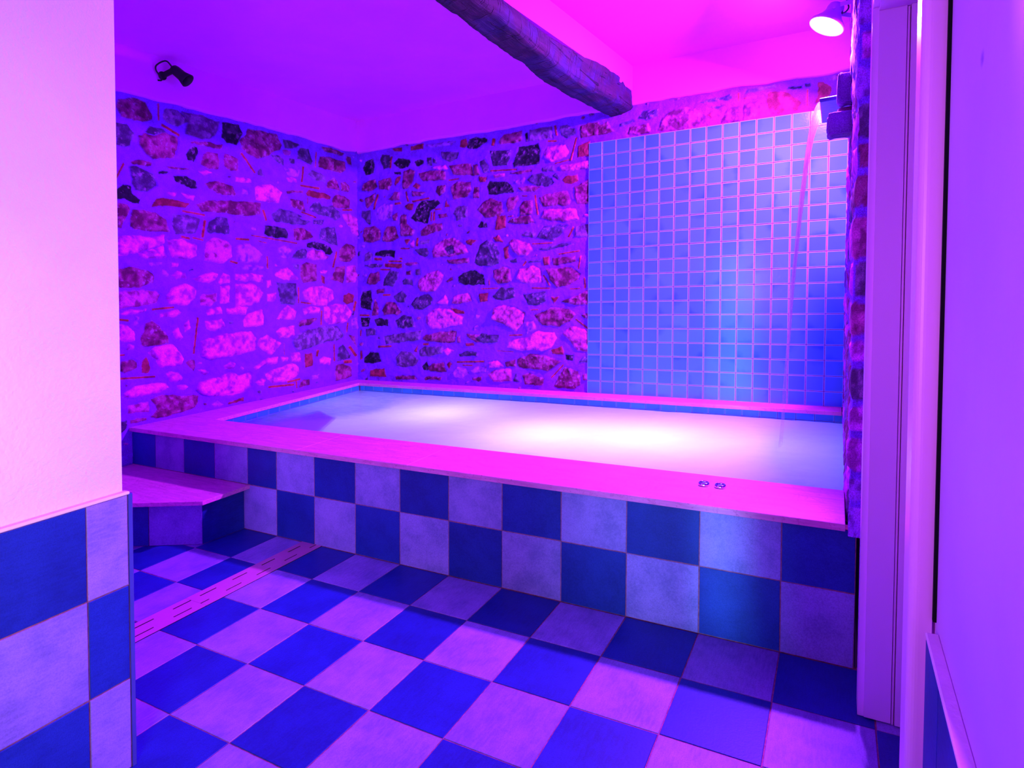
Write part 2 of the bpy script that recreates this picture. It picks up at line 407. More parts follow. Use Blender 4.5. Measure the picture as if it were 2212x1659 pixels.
LEFT_STONES = """
b -67,2683 -48,2730 20,2767 125,2751 164,2684 171,2646 107,2619 36,2610 -32,2614
h 238,2702 268,2751 354,2760 385,2746 429,2693 352,2637 288,2640 246,2663
h 385,2759 541,2766 696,2754 680,2683 605,2596 501,2588 410,2599 433,2681
d -76,2577 5,2576 43,2521 18,2430 -16,2415 -75,2427
d 121,2550 154,2601 245,2593 270,2578 178,2546
b 66,2510 105,2543 178,2542 270,2578 356,2562 350,2473 319,2404 167,2373 119,2409 73,2456
e 711,2758 861,2769 887,2705 843,2598 755,2599 705,2643
b 449,2547 557,2573 704,2580 693,2542 556,2538 463,2533
e 416,2455 444,2512 509,2512 513,2473 480,2406 429,2411
b 526,2397 546,2470 580,2503 668,2510 682,2459 676,2382 578,2375
b 718,2520 847,2497 851,2400 783,2385 722,2421
p 507,2346 573,2361 621,2346 553,2322
b 17,2331 79,2354 159,2351 154,2322 102,2318 39,2315
d 1,2301 39,2311 102,2298 178,2269 205,2191 135,2141 56,2143 26,2187
e 207,2294 240,2308 283,2306 265,2283 211,2278
e 317,2286 414,2297 496,2261 505,2219 458,2209 369,2226 325,2246
k 206,2768 209,2650 220,2653 218,2771
k 228,2618 364,2569 374,2587 238,2636
k -31,2317 -85,2198 -70,2193 -16,2312
b 249,2342 326,2351 451,2350 433,2338 283,2327
b 867,2652 921,2700 944,2757 1073,2761 1221,2763 1275,2675 1256,2637 1159,2599 1135,2570 1042,2529 958,2538 877,2579
d 1282,2736 1376,2745 1480,2725 1407,2685 1318,2663
p 1293,2648 1375,2654 1368,2617 1305,2606
d 1159,2584 1249,2595 1298,2569 1304,2520 1255,2522 1194,2551
d 1362,2590 1413,2589 1419,2549 1361,2550
d 1459,2670 1486,2700 1574,2712 1621,2615 1593,2568 1512,2591 1446,2595
b 1735,2759 1837,2778 2012,2756 1988,2729 1822,2726 1749,2729
b 1691,2606 1713,2663 1792,2683 1896,2674 2011,2671 2027,2595 1956,2550 1820,2557 1697,2569
b 2035,2726 2107,2728 2123,2656 2067,2658
h 1029,2431 1064,2475 1087,2411 1104,2384 1035,2393
v 1310,2496 1406,2521 1471,2506 1444,2440 1341,2435
p 1316,2411 1379,2430 1437,2413 1437,2388 1341,2384
h 1558,2478 1613,2529 1711,2518 1776,2495 1775,2435 1626,2446
b 1775,2392 1805,2450 1880,2505 1933,2474 1947,2376
b 1971,2468 2034,2483 2089,2440 2073,2392 1978,2385
p 1005,2288 1051,2314 1156,2333 1265,2293 1239,2190 1119,2182 1010,2188
v 878,2267 955,2263 960,2225 883,2221
r 1536,2307 1570,2338 1746,2344 1848,2313 1833,2284 1674,2276 1556,2283
b 1855,2281 1893,2341 1986,2347 2096,2315 2095,2229 1862,2216
p 821,2347 928,2354 978,2342 972,2317 820,2310
b 1358,2239 1502,2240 1534,2139 1468,2153 1370,2174
b 1321,2305 1509,2325 1502,2303 1339,2283
k 863,2539 1001,2400 1018,2413 879,2552
k 1502,2544 1481,2400 1506,2401 1527,2546
k 1656,2701 1645,2558 1659,2560 1670,2703
k 1468,2359 1701,2361 1705,2382 1472,2379
k 1557,2273 1553,2215 1565,2216 1569,2274
e -78,2130 -28,2171 25,2167 32,2120 82,2083 66,2053 24,2052 -22,2082 -78,2064
r 154,2042 187,2095 237,2113 336,2112 425,2097 406,2065 279,2055 174,2044
b 553,2261 601,2285 700,2290 802,2268 828,2216 801,2194 674,2192 600,2219
b 480,2090 551,2124 698,2154 908,2165 1059,2172 1052,2070 906,2042 748,2046 526,2042
b -78,2045 -7,2045 8,2011 -44,1873 -81,1874
b 7,1947 23,2012 81,2018 170,2007 261,1962 289,1872 151,1871 40,1867 10,1892
h 304,1999 388,2016 516,1993 505,1913 477,1868 319,1866 307,1941
d 587,1973 656,2015 752,2014 762,1951 756,1886 572,1892
p -82,1819 32,1830 150,1830 242,1852 241,1786 49,1716 -17,1689 -80,1695
p 61,1716 245,1777 256,1686 189,1676 68,1684
p 267,1812 372,1827 490,1794 484,1702 383,1681 291,1683 279,1750
q 556,1806 605,1854 719,1847 786,1805 769,1702 692,1654 545,1673
v 140,1646 218,1652 218,1635 143,1625
p 294,1645 347,1655 342,1625 298,1620
e 422,1609 464,1614 459,1603 425,1600
p 263,2158 346,2168 319,2131
p 372,2163 481,2164 466,2119 407,2138
k 373,2026 557,2011 561,2027 376,2041
k 547,1984 523,1850 547,1848 570,1983
k 361,1836 437,1825 442,1844 365,1855
k 452,1838 540,1823 544,1836 455,1851
k 761,1668 834,1653 840,1671 766,1686
d 1165,2088 1245,2146 1351,2141 1500,2099 1467,2075 1595,2060 1533,2023 1401,2018 1324,2027 1213,2023 1177,2050
d 1575,2164 1624,2239 1702,2242 1723,2206 1848,2231 1946,2180 1953,2124 1891,2091 1780,2120 1672,2131
e 1093,1984 1182,1991 1305,1980 1336,1926 1329,1885 1211,1888 1087,1910
b 1387,1981 1499,2000 1587,1964 1628,1913 1532,1887 1399,1879
d 1707,2005 1779,2021 1891,2035 1921,1937 1928,1853 1815,1875 1692,1907
d 1623,2084 1758,2090 1721,2038 1616,2046
q 1984,2161 2087,2176 2193,2140 2200,1960 2126,1978 2086,2045 2023,2102
e 1545,1861 1635,1882 1815,1848 1866,1795 1829,1760 1770,1769 1727,1805 1552,1819
q 1551,1771 1620,1806 1719,1800 1806,1748 1777,1714 1551,1713
d 1372,1723 1451,1804 1531,1808 1551,1782 1530,1718 1430,1715
v 1222,1799 1303,1828 1386,1806 1359,1723 1258,1720
v 814,1785 867,1820 949,1825 1033,1776 1073,1734 1032,1674 892,1666 818,1683
b 1943,1820 2045,1882 2150,1864 2166,1772 2084,1700 1950,1708
b 1469,1659 1530,1686 1661,1673 1660,1517 1494,1496 1455,1570
h 1378,1672 1463,1669 1449,1617 1403,1631
p 1196,1578 1257,1624 1320,1640 1409,1585 1448,1533 1332,1523 1238,1548
p 1487,1412 1562,1464 1738,1473 1856,1427 1870,1349 1780,1285 1630,1291 1513,1348
b 1827,1533 1903,1656 2020,1664 2019,1573 2003,1493
q 2043,1659 2165,1673 2197,1574 2164,1504 2042,1499
p 1703,1620 1791,1616 1776,1582 1710,1587
r 1696,1576 1761,1549 1768,1489 1724,1506
p 811,1575 946,1581 1071,1563 1065,1514 918,1519 810,1529
p 810,1496 945,1500 1030,1480 1069,1426 1040,1338 943,1323 808,1314
d 1213,1508 1415,1502 1434,1387 1394,1305 1254,1321 1231,1417
p 1106,1518 1153,1523 1159,1479 1111,1464
p 1110,1415 1200,1418 1193,1348 1115,1346
r 2002,1379 2066,1406 2138,1370 2130,1301 2041,1286 1994,1322
v 854,1623 892,1656 1078,1641 1089,1612 975,1605
k 814,1848 949,1848 951,1868 815,1866
k 1066,2110 1100,2020 1123,2028 1088,2118
k 1480,2129 1661,2093 1669,2109 1488,2144
k 968,1889 1427,1845 1430,1859 971,1901
k 1105,1729 1113,1621 1130,1623 1123,1731
k 1899,1804 1852,1646 1878,1643 1925,1801
k 1984,2193 2128,2208 2128,2228 1985,2213
k 1435,1465 1437,1319 1455,1319 1454,1465
k 1021,1848 1114,1833 1117,1843 1024,1857
b -78,1602 28,1619 127,1601 167,1556 162,1507 65,1475 -31,1472 -80,1489
q -77,1449 45,1459 186,1453 219,1423 185,1374 123,1352 -15,1341 -79,1332
p 248,1402 292,1472 380,1501 485,1470 470,1395 414,1345 268,1350
p 285,1565 337,1595 399,1579 399,1536 319,1540
p 449,1540 543,1571 616,1590 655,1567 635,1527 581,1504 495,1518
p 665,1517 706,1577 767,1563 761,1503 679,1499
q 503,1395 522,1421 644,1427 643,1364 588,1325 507,1337
p 679,1481 766,1480 754,1351 672,1344
p -64,1300 4,1325 110,1324 106,1308 -34,1287
p 204,1286 333,1314 359,1287 310,1260 204,1261
p 559,1299 677,1317 687,1271 563,1259
p 723,1306 850,1314 925,1307 897,1255 727,1259
p 543,1215 681,1225 721,1168 635,1133 557,1152
p -76,1238 -16,1222 25,1175 24,1111 -37,1105 -78,1132
b 101,1231 150,1248 190,1204 261,1127 256,1069 172,1069 70,1070 60,1132 88,1179
p 296,1154 331,1186 375,1114 352,1090 313,1110
p 118,1025 171,1060 286,1066 325,1028 368,950 341,910 198,899 162,966
p 508,1063 585,1087 710,1104 847,1112 950,1104 1006,1041 993,955 845,927 583,916 516,951
p -34,1053 -19,1091 27,1079 19,1051
b -73,978 -1,985 49,963 44,923 -41,899 -74,919
r 73,964 101,1002 136,911 115,873 79,878
p 376,1204 417,1232 430,1170 389,1143
v 18,1208 31,1283 58,1278 53,1226
k 143,1314 312,1323 311,1340 142,1331
k -79,1257 -9,1245 -7,1262 -77,1274
k 480,1251 446,977 464,973 498,1248
k -78,1019 -35,1016 -35,1030 -78,1033
p 808,1314 894,1310 904,1253 807,1258
p 876,1197 920,1252 1056,1279 1073,1224 1066,1151 941,1140 881,1149
p 1204,1192 1266,1265 1329,1308 1426,1247 1392,1176
p 1499,1270 1595,1287 1693,1272 1679,1229 1512,1211
b 1425,1143 1458,1167 1664,1187 1657,1155 1593,1121 1457,1109
p 1203,1087 1240,1114 1398,1124 1404,1040 1327,1026 1226,1024
p 1007,975 1025,1032 1106,1069 1202,1011 1251,981 1152,891 1110,900
h 1365,997 1430,1048 1558,1081 1699,1098 1922,1088 1999,1014 2015,978 1921,941 1734,941 1522,897 1416,903
p 1744,1276 1885,1298 2041,1286 2113,1197 2039,1114 1809,1107 1743,1155
v 2112,1133 2186,1158 2194,1034 2103,1035
p 971,809 1122,869 1225,867 1212,808 1115,810 982,783
p 1249,860 1325,846 1318,816 1261,817
p 1357,889 1455,883 1481,791 1363,805
r 1509,867 1598,863 1611,737 1514,728
p 1079,741 1199,769 1375,788 1441,753 1447,679 1323,645 1167,643 1102,698
p 986,676 1055,705 1096,689 1078,632 1014,652
b 1872,630 1896,712 1997,705 2101,668 2108,568 1996,556 1879,561
d 1911,738 1928,872 1983,907 2093,780 2077,753
p 1689,787 1733,809 1828,782 1820,716 1696,742
b 1452,604 1493,630 1568,624 1574,564 1445,563
v 1589,648 1681,657 1673,614 1596,615
e 2137,1225 2154,1218 2129,1149 2113,1185
b 2063,986 2152,967 2184,852 2135,898
k 1465,1321 1587,1303 1590,1319 1468,1337
k 1705,1245 1700,1108 1719,1107 1724,1243
k 2149,1320 2119,1222 2155,1215 2185,1314
k 2048,1112 2028,1016 2050,1012 2071,1108
k 1281,979 1279,877 1288,876 1289,978
k 1869,918 1860,750 1879,747 1888,915
k 2206,1021 2206,956 2231,954 2232,1019
k 2054,868 2159,758 2192,772 2086,882
k 1306,624 1469,629 1463,650 1301,645
k 1114,611 1394,590 1392,611 1112,632
k 1404,627 1410,563 1428,561 1422,625
k 1999,710 2111,702 2108,737 1995,745
k 1654,884 1647,820 1675,815 1683,880
p 469,702 498,756 644,774 762,795 836,766 951,774 950,648 884,615 718,615 569,641 497,676
p -51,740 -47,763 19,800 146,801 251,785 264,757 208,737 85,729 -13,729
p 244,853 278,866 330,850 370,805 352,786 273,794
p 316,758 383,756 410,734 387,720 320,740
p 490,859 552,851 581,824 551,801 523,814
p 696,855 763,883 805,859 794,823 706,826
b 385,925 463,933 467,884 453,851 416,869
b 124,697 208,716 337,685 492,659 491,614 463,571 357,556 226,548 163,548 122,565 173,618
q -26,676 25,682 116,682 119,607 43,618 -27,624
b -16,581 98,574 98,546 -12,549
d -80,583 -27,580 -36,530 -74,494 -81,520
k -73,858 164,840 163,856 -74,874
v 592,573 642,596 697,554 616,546
r 733,557 884,577 883,544 743,541
"""
BACK_STONES = """
e -2237,2638 -2210,2693 -2105,2708 -2076,2642 -2091,2565 -2196,2553 -2226,2597
d -2017,2681 -1988,2733 -1894,2716 -1872,2663 -1894,2593 -1981,2597
e -1851,2632 -1794,2670 -1654,2642 -1647,2603 -1682,2574 -1766,2567
e -1599,2619 -1544,2639 -1490,2616 -1497,2585 -1572,2572
d -1457,2639 -1397,2632 -1397,2562 -1443,2562
d -1390,2626 -1337,2598 -1344,2566 -1390,2583
r -1865,2774 -1751,2770 -1751,2726 -1836,2748
r -1640,2766 -1490,2773 -1497,2720 -1633,2727
d -1291,2672 -1099,2647 -1124,2593 -1188,2558 -1272,2606
v -1463,2754 -1252,2757 -1137,2747 -1188,2717 -1416,2726
r -1092,2689 -1074,2744 -1017,2757 -998,2697 -1030,2670
b -1207,2534 -973,2527 -942,2415 -1156,2444
b -961,2521 -900,2508 -869,2412 -936,2414
b -1558,2505 -1417,2516 -1239,2490 -1239,2410 -1497,2422 -1545,2470
p -1410,2542 -1252,2545 -1213,2508 -1317,2504
b -1745,2437 -1724,2540 -1654,2554 -1585,2530 -1627,2435 -1675,2374 -1738,2375
b -2040,2428 -2033,2484 -1887,2502 -1873,2434 -1909,2381 -2026,2393
b -2250,2409 -2227,2476 -2077,2506 -2062,2425 -2129,2392
r -1844,2431 -1809,2499 -1759,2505 -1780,2446 -1837,2413
r -1620,2380 -1592,2426 -1524,2392 -1558,2352
b -1634,2343 -1464,2315 -1531,2283 -1627,2298
b -1364,2305 -1350,2363 -1239,2368 -1252,2294 -1318,2274
b -1188,2336 -1124,2382 -973,2366 -967,2293 -1010,2229 -1156,2221
b -942,2316 -881,2315 -881,2211 -948,2207
b -2212,2331 -2077,2364 -2085,2302 -2183,2230
b -1917,2297 -1823,2361 -1767,2345 -1774,2273 -1866,2276
v -2071,2158 -2056,2219 -1960,2256 -1859,2230 -1881,2126 -1968,2087 -2049,2105
r -1725,2219 -1614,2231 -1627,2160 -1697,2177
e -1586,2190 -1518,2244 -1318,2236 -1304,2198 -1417,2137 -1451,2026 -1586,2053 -1655,2096 -1600,2136
d -2251,2213 -2145,2204 -2138,2077 -2161,2067 -2259,2156
b -1331,2098 -1233,2106 -1226,2063 -1318,2059
h -1162,2100 -1124,2160 -1010,2156 -1010,2056 -1124,2017
r -1252,2166 -1239,2234 -1194,2161
b -1867,2136 -1803,2164 -1803,2075 -1860,2079
b -1774,2134 -1697,2127 -1690,2044 -1600,1971 -1621,1923 -1761,1932 -1775,2039
r -893,2399 -807,2395 -814,2349 -881,2346
k -2057,2359 -2113,2216 -2088,2208 -2032,2351
k -1713,2349 -1685,2247 -1666,2248 -1694,2350
k -1632,2238 -1421,2251 -1426,2268 -1636,2255
k -1840,2233 -1758,2234 -1761,2254 -1843,2253
k -1370,2143 -1291,2139 -1292,2153 -1371,2157
k -1413,2132 -1416,2045 -1398,2043 -1394,2130
k -1384,2134 -1384,2048 -1364,2046 -1364,2133
k -1212,2395 -1100,2397 -1103,2410 -1215,2409
k -1885,2704 -1896,2588 -1878,2585 -1867,2701
e -1844,2548 -1759,2544 -1759,2516 -1837,2525
e -1014,2662 -989,2741 -915,2757 -806,2716 -812,2697 -915,2649
b -687,2685 -640,2734 -462,2738 -456,2648 -593,2647 -669,2657
h -389,2733 -176,2741 -169,2634 -311,2638 -383,2638
e -434,2715 -406,2711 -394,2640 -417,2638
d -101,2725 -43,2731 46,2684 36,2634 -42,2616 -84,2655
b 77,2703 163,2714 238,2712 288,2658 284,2603 154,2598 83,2608
d -782,2611 -559,2592 -570,2523 -593,2461 -746,2474 -770,2548
e -541,2470 -512,2536 -490,2608 -300,2612 -278,2556 -293,2445 -421,2436 -524,2438
p -250,2523 -218,2572 -47,2574 -15,2502 -46,2468 -179,2436 -233,2482
r 57,2550 164,2569 165,2447 53,2456
q -104,2403 161,2414 161,2353 -82,2352
d -890,2532 -830,2545 -788,2489 -787,2432 -836,2433
b -569,2393 -360,2409 -365,2385 -478,2372 -552,2381
d -398,2314 -348,2358 -255,2362 -173,2304 -156,2269 -199,2244 -320,2256
d -168,2328 -135,2344 -98,2316 -114,2284
r -77,2284 -50,2320 59,2313 60,2260 3,2238 -60,2249
h -266,2407 -152,2409 -146,2360 -255,2372
q -745,2402 -627,2399 -616,2368 -722,2369
e -811,2307 -781,2350 -616,2332 -534,2273 -523,2227 -709,2220 -793,2233
v -535,2329 -421,2341 -426,2297 -500,2295
b -494,2269 -364,2261 -259,2245 -331,2208 -449,2225
b -292,2160 -215,2182 -39,2194 14,2107 -12,2067 -144,2073 -253,2073
b 24,2212 162,2273 163,2070 56,2075 34,2158
b -908,2109 -853,2167 -751,2198 -650,2148 -632,2065 -679,2029 -829,2030
b -615,2135 -580,2187 -500,2195 -482,2153 -534,2077 -597,2062
b -476,2092 -431,2143 -342,2145 -358,2023 -476,2012
k -159,2741 -137,2651 -116,2652 -138,2742
k -212,2611 -126,2602 -127,2619 -213,2629
k 37,2621 -11,2432 8,2426 56,2615
k -148,2419 -10,2436 -14,2449 -151,2432
k -769,2428 -509,2413 -510,2428 -770,2443
k -457,2182 -403,2177 -403,2189 -457,2195
k -338,2185 -312,2028 -292,2029 -318,2186
k -749,2720 -761,2656 -731,2648 -720,2713
q -275,1984 -242,2050 46,2038 74,1948 -54,1937 -184,1956
b -595,1974 -555,2006 -367,2017 -328,1945 -475,1947
d -308,1823 -250,1905 -146,1914 -26,1901 -81,1834 -146,1791
h 43,1892 163,1900 164,1793 39,1805
h -464,1850 -405,1894 -317,1862 -337,1825 -415,1830
r -723,1930 -698,2035 -616,2037 -610,1931 -697,1910
e -903,1961 -865,2003 -807,1990 -802,1936 -876,1941
q -584,1796 -534,1824 -375,1771 -346,1713 -404,1672 -493,1677 -554,1733
d -940,1635 -876,1796 -801,1837 -728,1805 -666,1712 -671,1623 -759,1596 -886,1606
r -744,1851 -687,1869 -625,1799 -718,1813
r -635,1760 -584,1770 -579,1664 -625,1657
d -297,1727 -53,1769 39,1751 -71,1727 -221,1706
r -259,1656 -197,1658 -187,1585 -244,1583
b -173,1644 49,1654 49,1599 -154,1575
q -503,1475 -473,1562 -335,1582 -272,1554 -257,1441 -453,1443
b -220,1552 4,1559 86,1498 77,1456 -4,1408 -124,1394 -181,1465
b -743,1564 -635,1595 -563,1565 -548,1459 -686,1436 -738,1501
d -584,1646 -503,1651 -493,1615 -564,1619
d -394,1628 -258,1635 -277,1606 -394,1611
d -748,1339 -655,1408 -532,1405 -517,1317 -603,1296 -706,1298
d -442,1341 -219,1371 -218,1276 -314,1243 -392,1253
r -885,1360 -790,1367 -795,1285 -874,1287
b 6,1307 141,1371 168,1362 169,1246 43,1247 -86,1274
r -180,1319 -96,1321 -142,1258
k -329,2107 -309,2011 -289,2012 -308,2109
k -355,1765 -159,1762 -160,1776 -356,1779
k 21,1894 -29,1809 -12,1800 37,1885
k -106,1663 86,1682 83,1697 -109,1678
k 86,1649 64,1542 80,1538 102,1646
k -255,1497 -193,1409 -179,1417 -241,1505
k -359,1388 -181,1381 -181,1397 -359,1404
k -3,1372 92,1375 91,1389 -4,1385
k 118,1471 123,1379 141,1380 136,1471
k -864,1395 -685,1399 -686,1410 -864,1406
k -416,1634 -451,1592 -436,1582 -402,1624
k -786,1480 -786,1430 -773,1430 -773,1479
k -595,2017 -534,2018 -536,2029 -596,2028
b -2245,1957 -2214,2042 -2086,2050 -2013,2005 -2020,1914 -2124,1886 -2222,1909
b -1969,1979 -1932,2039 -1832,2026 -1789,1916 -1868,1882 -1991,1895
b -1525,1965 -1444,2019 -1278,2023 -1278,1964 -1451,1916 -1525,1916
r -1733,1896 -1642,1890 -1684,1843
p -1649,1863 -1614,1889 -1594,1871 -1608,1811 -1642,1818
h -1532,1872 -1424,1877 -1431,1834 -1532,1834
e -2088,1786 -2014,1805 -1840,1796 -1840,1728 -1977,1746 -2088,1763
h -2215,1781 -2162,1808 -2118,1782 -2125,1713 -2223,1712
d -2231,1666 -2088,1677 -1992,1662 -2014,1640 -2126,1633
r -1963,1638 -1956,1677 -1747,1668 -1748,1623
q -1726,1667 -1580,1677 -1546,1648 -1691,1643
d -1601,1794 -1451,1802 -1424,1751 -1478,1711 -1546,1736
q -1397,1772 -1357,1824 -1265,1872 -1155,1876 -1029,1794 -997,1729 -1187,1707 -1384,1706
d -1259,1775 -1187,1814 -1143,1779 -1149,1732 -1220,1725
r -1029,1831 -979,1849 -898,1833 -966,1790 -1010,1803
b -1239,1677 -997,1687 -991,1639 -1123,1629 -1213,1644
b -2202,1485 -2149,1588 -2029,1595 -2015,1514 -2089,1470
d -1993,1462 -1978,1530 -1891,1601 -1783,1591 -1798,1518 -1869,1447
b -1698,1588 -1636,1596 -1643,1552 -1692,1554
h -1594,1600 -1539,1603 -1533,1548 -1594,1550
q -1567,1444 -1546,1510 -1451,1562 -1338,1590 -1265,1544 -1292,1464 -1364,1384 -1533,1394
d -1741,1500 -1692,1526 -1629,1502 -1622,1451 -1734,1466
e -1110,1522 -1028,1562 -935,1574 -843,1523 -830,1440 -1028,1435 -1098,1469
e -2248,1416 -2142,1414 -2112,1315 -2128,1223 -2272,1247 -2271,1347
b -2075,1418 -1971,1427 -1971,1387 -2067,1383
d -1863,1351 -1741,1410 -1692,1364 -1713,1292 -1798,1293
d -1643,1274 -1588,1340 -1451,1365 -1384,1314 -1418,1260 -1519,1217 -1602,1229
p -1358,1275 -1252,1355 -1213,1300 -1226,1268
q -1181,1278 -1149,1353 -997,1371 -959,1296 -1091,1266
b -1994,1233 -1943,1301 -1841,1299 -1770,1231 -1799,1186 -1980,1175
b -1246,1479 -1175,1519 -1168,1487 -1213,1462
b -2113,1228 -2075,1332 -2038,1233
k -1576,1904 -1590,1822 -1563,1818 -1549,1900
k -1772,1804 -1660,1797 -1659,1811 -1772,1819
k -2096,1714 -1996,1706 -1995,1732 -2095,1739
k -1919,1687 -1747,1679 -1747,1696 -1919,1704
k -2015,1612 -1898,1604 -1897,1620 -2014,1628
k -1986,1361 -1891,1359 -1891,1377 -1986,1379
k -1780,1709 -1745,1704 -1743,1721 -1778,1725
b -2003,1228 -1939,1297 -1838,1295 -1763,1206 -1813,1172 -1952,1178
e -2094,1128 -2042,1148 -1914,1128 -1914,1068 -2068,1068
d -1838,1118 -1739,1176 -1629,1156 -1593,1050 -1801,1049
e -2272,1149 -2146,1154 -2173,1062 -2259,1062
d -2212,1037 -2081,1048 -2081,977 -2200,966
h -1978,968 -1801,990 -1509,1031 -1545,934 -1678,922 -1953,888
p -1473,1165 -1368,1231 -1208,1220 -1051,1145 -1062,1080 -1207,1061 -1415,1036 -1473,1098
r -1202,1234 -1051,1210 -1029,1172 -1140,1182
b -1509,944 -1462,993 -1287,1018 -1129,1024 -1140,921 -1264,904 -1438,926
h -1545,837 -1497,877 -1276,881 -1276,814 -1438,782 -1545,784
p -1276,843 -1230,872 -1151,836 -1230,792
d -1112,809 -1029,839 -898,837 -898,800 -1095,790
h -1827,762 -1765,822 -1642,825 -1557,749 -1581,700 -1703,667 -1815,683
e -2227,741 -2161,804 -2043,796 -2011,716 -2122,693 -2228,700
r -2162,559 -2149,631 -1967,648 -1948,568
e -1510,683 -1450,743 -1439,647 -1498,645
b -1450,675 -1392,716 -1264,729 -1242,645 -1415,638
r -1236,721 -1190,741 -1168,723 -1207,670
v -1173,638 -1117,696 -1029,690 -996,635 -1062,591 -1140,592
v -985,664 -898,704 -803,707 -803,652 -930,638
b -1840,582 -1606,592 -1570,559 -1828,548
b -1498,587 -1287,600 -1299,566 -1486,558
r -1029,918 -942,919 -931,887 -1029,885
b -1118,977 -1084,996 -1079,912 -1117,912
b -1018,996 -813,998 -824,934 -909,924 -1007,969
b -2133,1169 -2080,1339 -2042,1178
r -1611,826 -1557,890 -1569,817
b -963,600 -844,614 -855,577 -952,577
k -2285,1165 -2159,1162 -2158,1180 -2285,1184
k -2282,1026 -2282,965 -2264,965 -2263,1026
k -2056,852 -1877,861 -1877,879 -2056,870
k -2282,816 -2280,729 -2256,730 -2258,817
k -1123,730 -828,743 -829,760 -1123,747
k -1062,707 -952,706 -952,717 -1061,718
k -1503,885 -1438,886 -1438,907 -1503,906
q -747,1125 -726,1234 -633,1255 -502,1231 -422,1186 -441,1090 -501,1023 -633,1089
b -333,1160 -180,1227 -12,1217 52,1166 7,1116 -94,1064 -255,1081
v -421,1107 -333,1116 -313,1038 -401,1006
p -591,884 -561,947 -391,976 -294,1029 -141,1013 -117,970 -168,892 -254,860 -450,860
r -178,875 -65,911 -46,826 -159,841
e -37,831 32,837 28,790 -37,788
q -66,1005 8,1073 161,1032 167,865 64,863 -10,963
b -500,779 -371,831 -215,822 -64,775 -196,684 -292,702 -479,709
b -621,749 -510,788 -499,717 -611,713
q -788,634 -714,683 -560,702 -544,591 -735,577
b -449,648 -370,673 -243,630 -243,565 -419,561
b -147,565 -101,662 -45,732 83,703 102,586 48,553 -91,546
d -529,591 -504,672 -469,576
d 74,770 109,818 163,823 164,769
b 115,679 164,689 165,622 120,620
d -928,951 -852,1007 -674,991 -684,927 -842,916
p -788,753 -694,765 -632,713 -777,694
b 93,1166 165,1182 165,1124 116,1141
v -944,1052 -906,1080 -885,1062 -928,1025
k -576,982 -443,986 -444,1000 -577,996
k 43,1124 156,1042 167,1055 54,1137
k -161,629 -49,745 -60,754 -172,638
k -367,1202 -289,1204 -290,1216 -368,1214
k -694,846 -530,841 -530,850 -694,855
b 230,2677 316,2704 377,2615 231,2603
d 559,2691 599,2748 727,2735 727,2689 632,2657
d 418,2673 518,2690 542,2670 427,2648
b 469,2578 493,2638 648,2639 665,2566 568,2556
b 713,2567 759,2676 852,2723 996,2707 1071,2620 1064,2576 884,2550
d 1033,2738 1143,2750 1215,2730 1107,2719
d 1096,2687 1208,2687 1165,2668
r 1082,2626 1115,2651 1166,2613 1116,2598
b 1180,2557 1222,2653 1307,2669 1329,2556
b 1336,2555 1342,2663 1465,2679 1473,2635 1426,2556
h 1347,2742 1368,2775 1551,2778 1565,2754 1444,2747
r 1492,2667 1505,2722 1552,2735 1644,2705 1730,2628 1699,2570 1608,2549 1534,2568 1500,2616
e 1638,2720 1644,2740 1728,2743 1728,2719
e 1740,2748 1782,2747 1779,2716 1747,2722
r 1813,2600 1826,2743 1866,2742 1910,2700 1905,2646 1850,2608
b 1891,2744 1928,2772 2000,2758 1959,2732
d 1163,2737 1256,2758 1271,2726 1228,2711
k 1299,2765 1300,2695 1320,2692 1319,2761
k 1342,2705 1435,2702 1433,2716 1340,2720
k 1753,2707 1752,2590 1767,2587 1768,2704
"""

# ------------------------------------------------------------------ key levels and planes
XL, YB, XR = -2.30, 2.185, 2.012        # stone wall faces
ZC = 3.09                               # ceiling
ZP = 2.787                              # where plaster meets stone
COP1, COP0 = 0.5255, 0.4995             # coping top / underside
ROW = 0.2715                            # height of a large wall tile
WZ = 0.447                              # water level

# ------------------------------------------------------------------ floor
mb = MB()
for k in range(-8, 8):
    for j in range(0, 13):
        mb.tile((0, 0, -0.004), (1, 0, 0), (0, 1, 0), (0, 0, 1), k*T+0.0022, (k+1)*T-0.0022, -(j+1)*T+0.0022, -j*T-0.0022, 0.004, 0.0012, 1 if (k+j) % 2 == 0 else 0, 0.0009)
for k in (8, 9, 10):
    for j in range(0, 6):
        mb.tile((0, 0, -0.004), (1, 0, 0), (0, 1, 0), (0, 0, 1), k*T+0.0022, (k+1)*T-0.0022, -(j+1)*T+0.0022, -j*T-0.0022, 0.004, 0.0012, 1 if (k+j) % 2 == 0 else 0, 0.0009)
mb.box(-2.45, 3.35, -3.9, 0.02, -0.05, -0.0022, 2)
struct(mb.build('floor', ['tile_light', 'tile_dark', 'floor_grout']), 'checkerboard floor of violet and dark blue square tiles', 'floor')

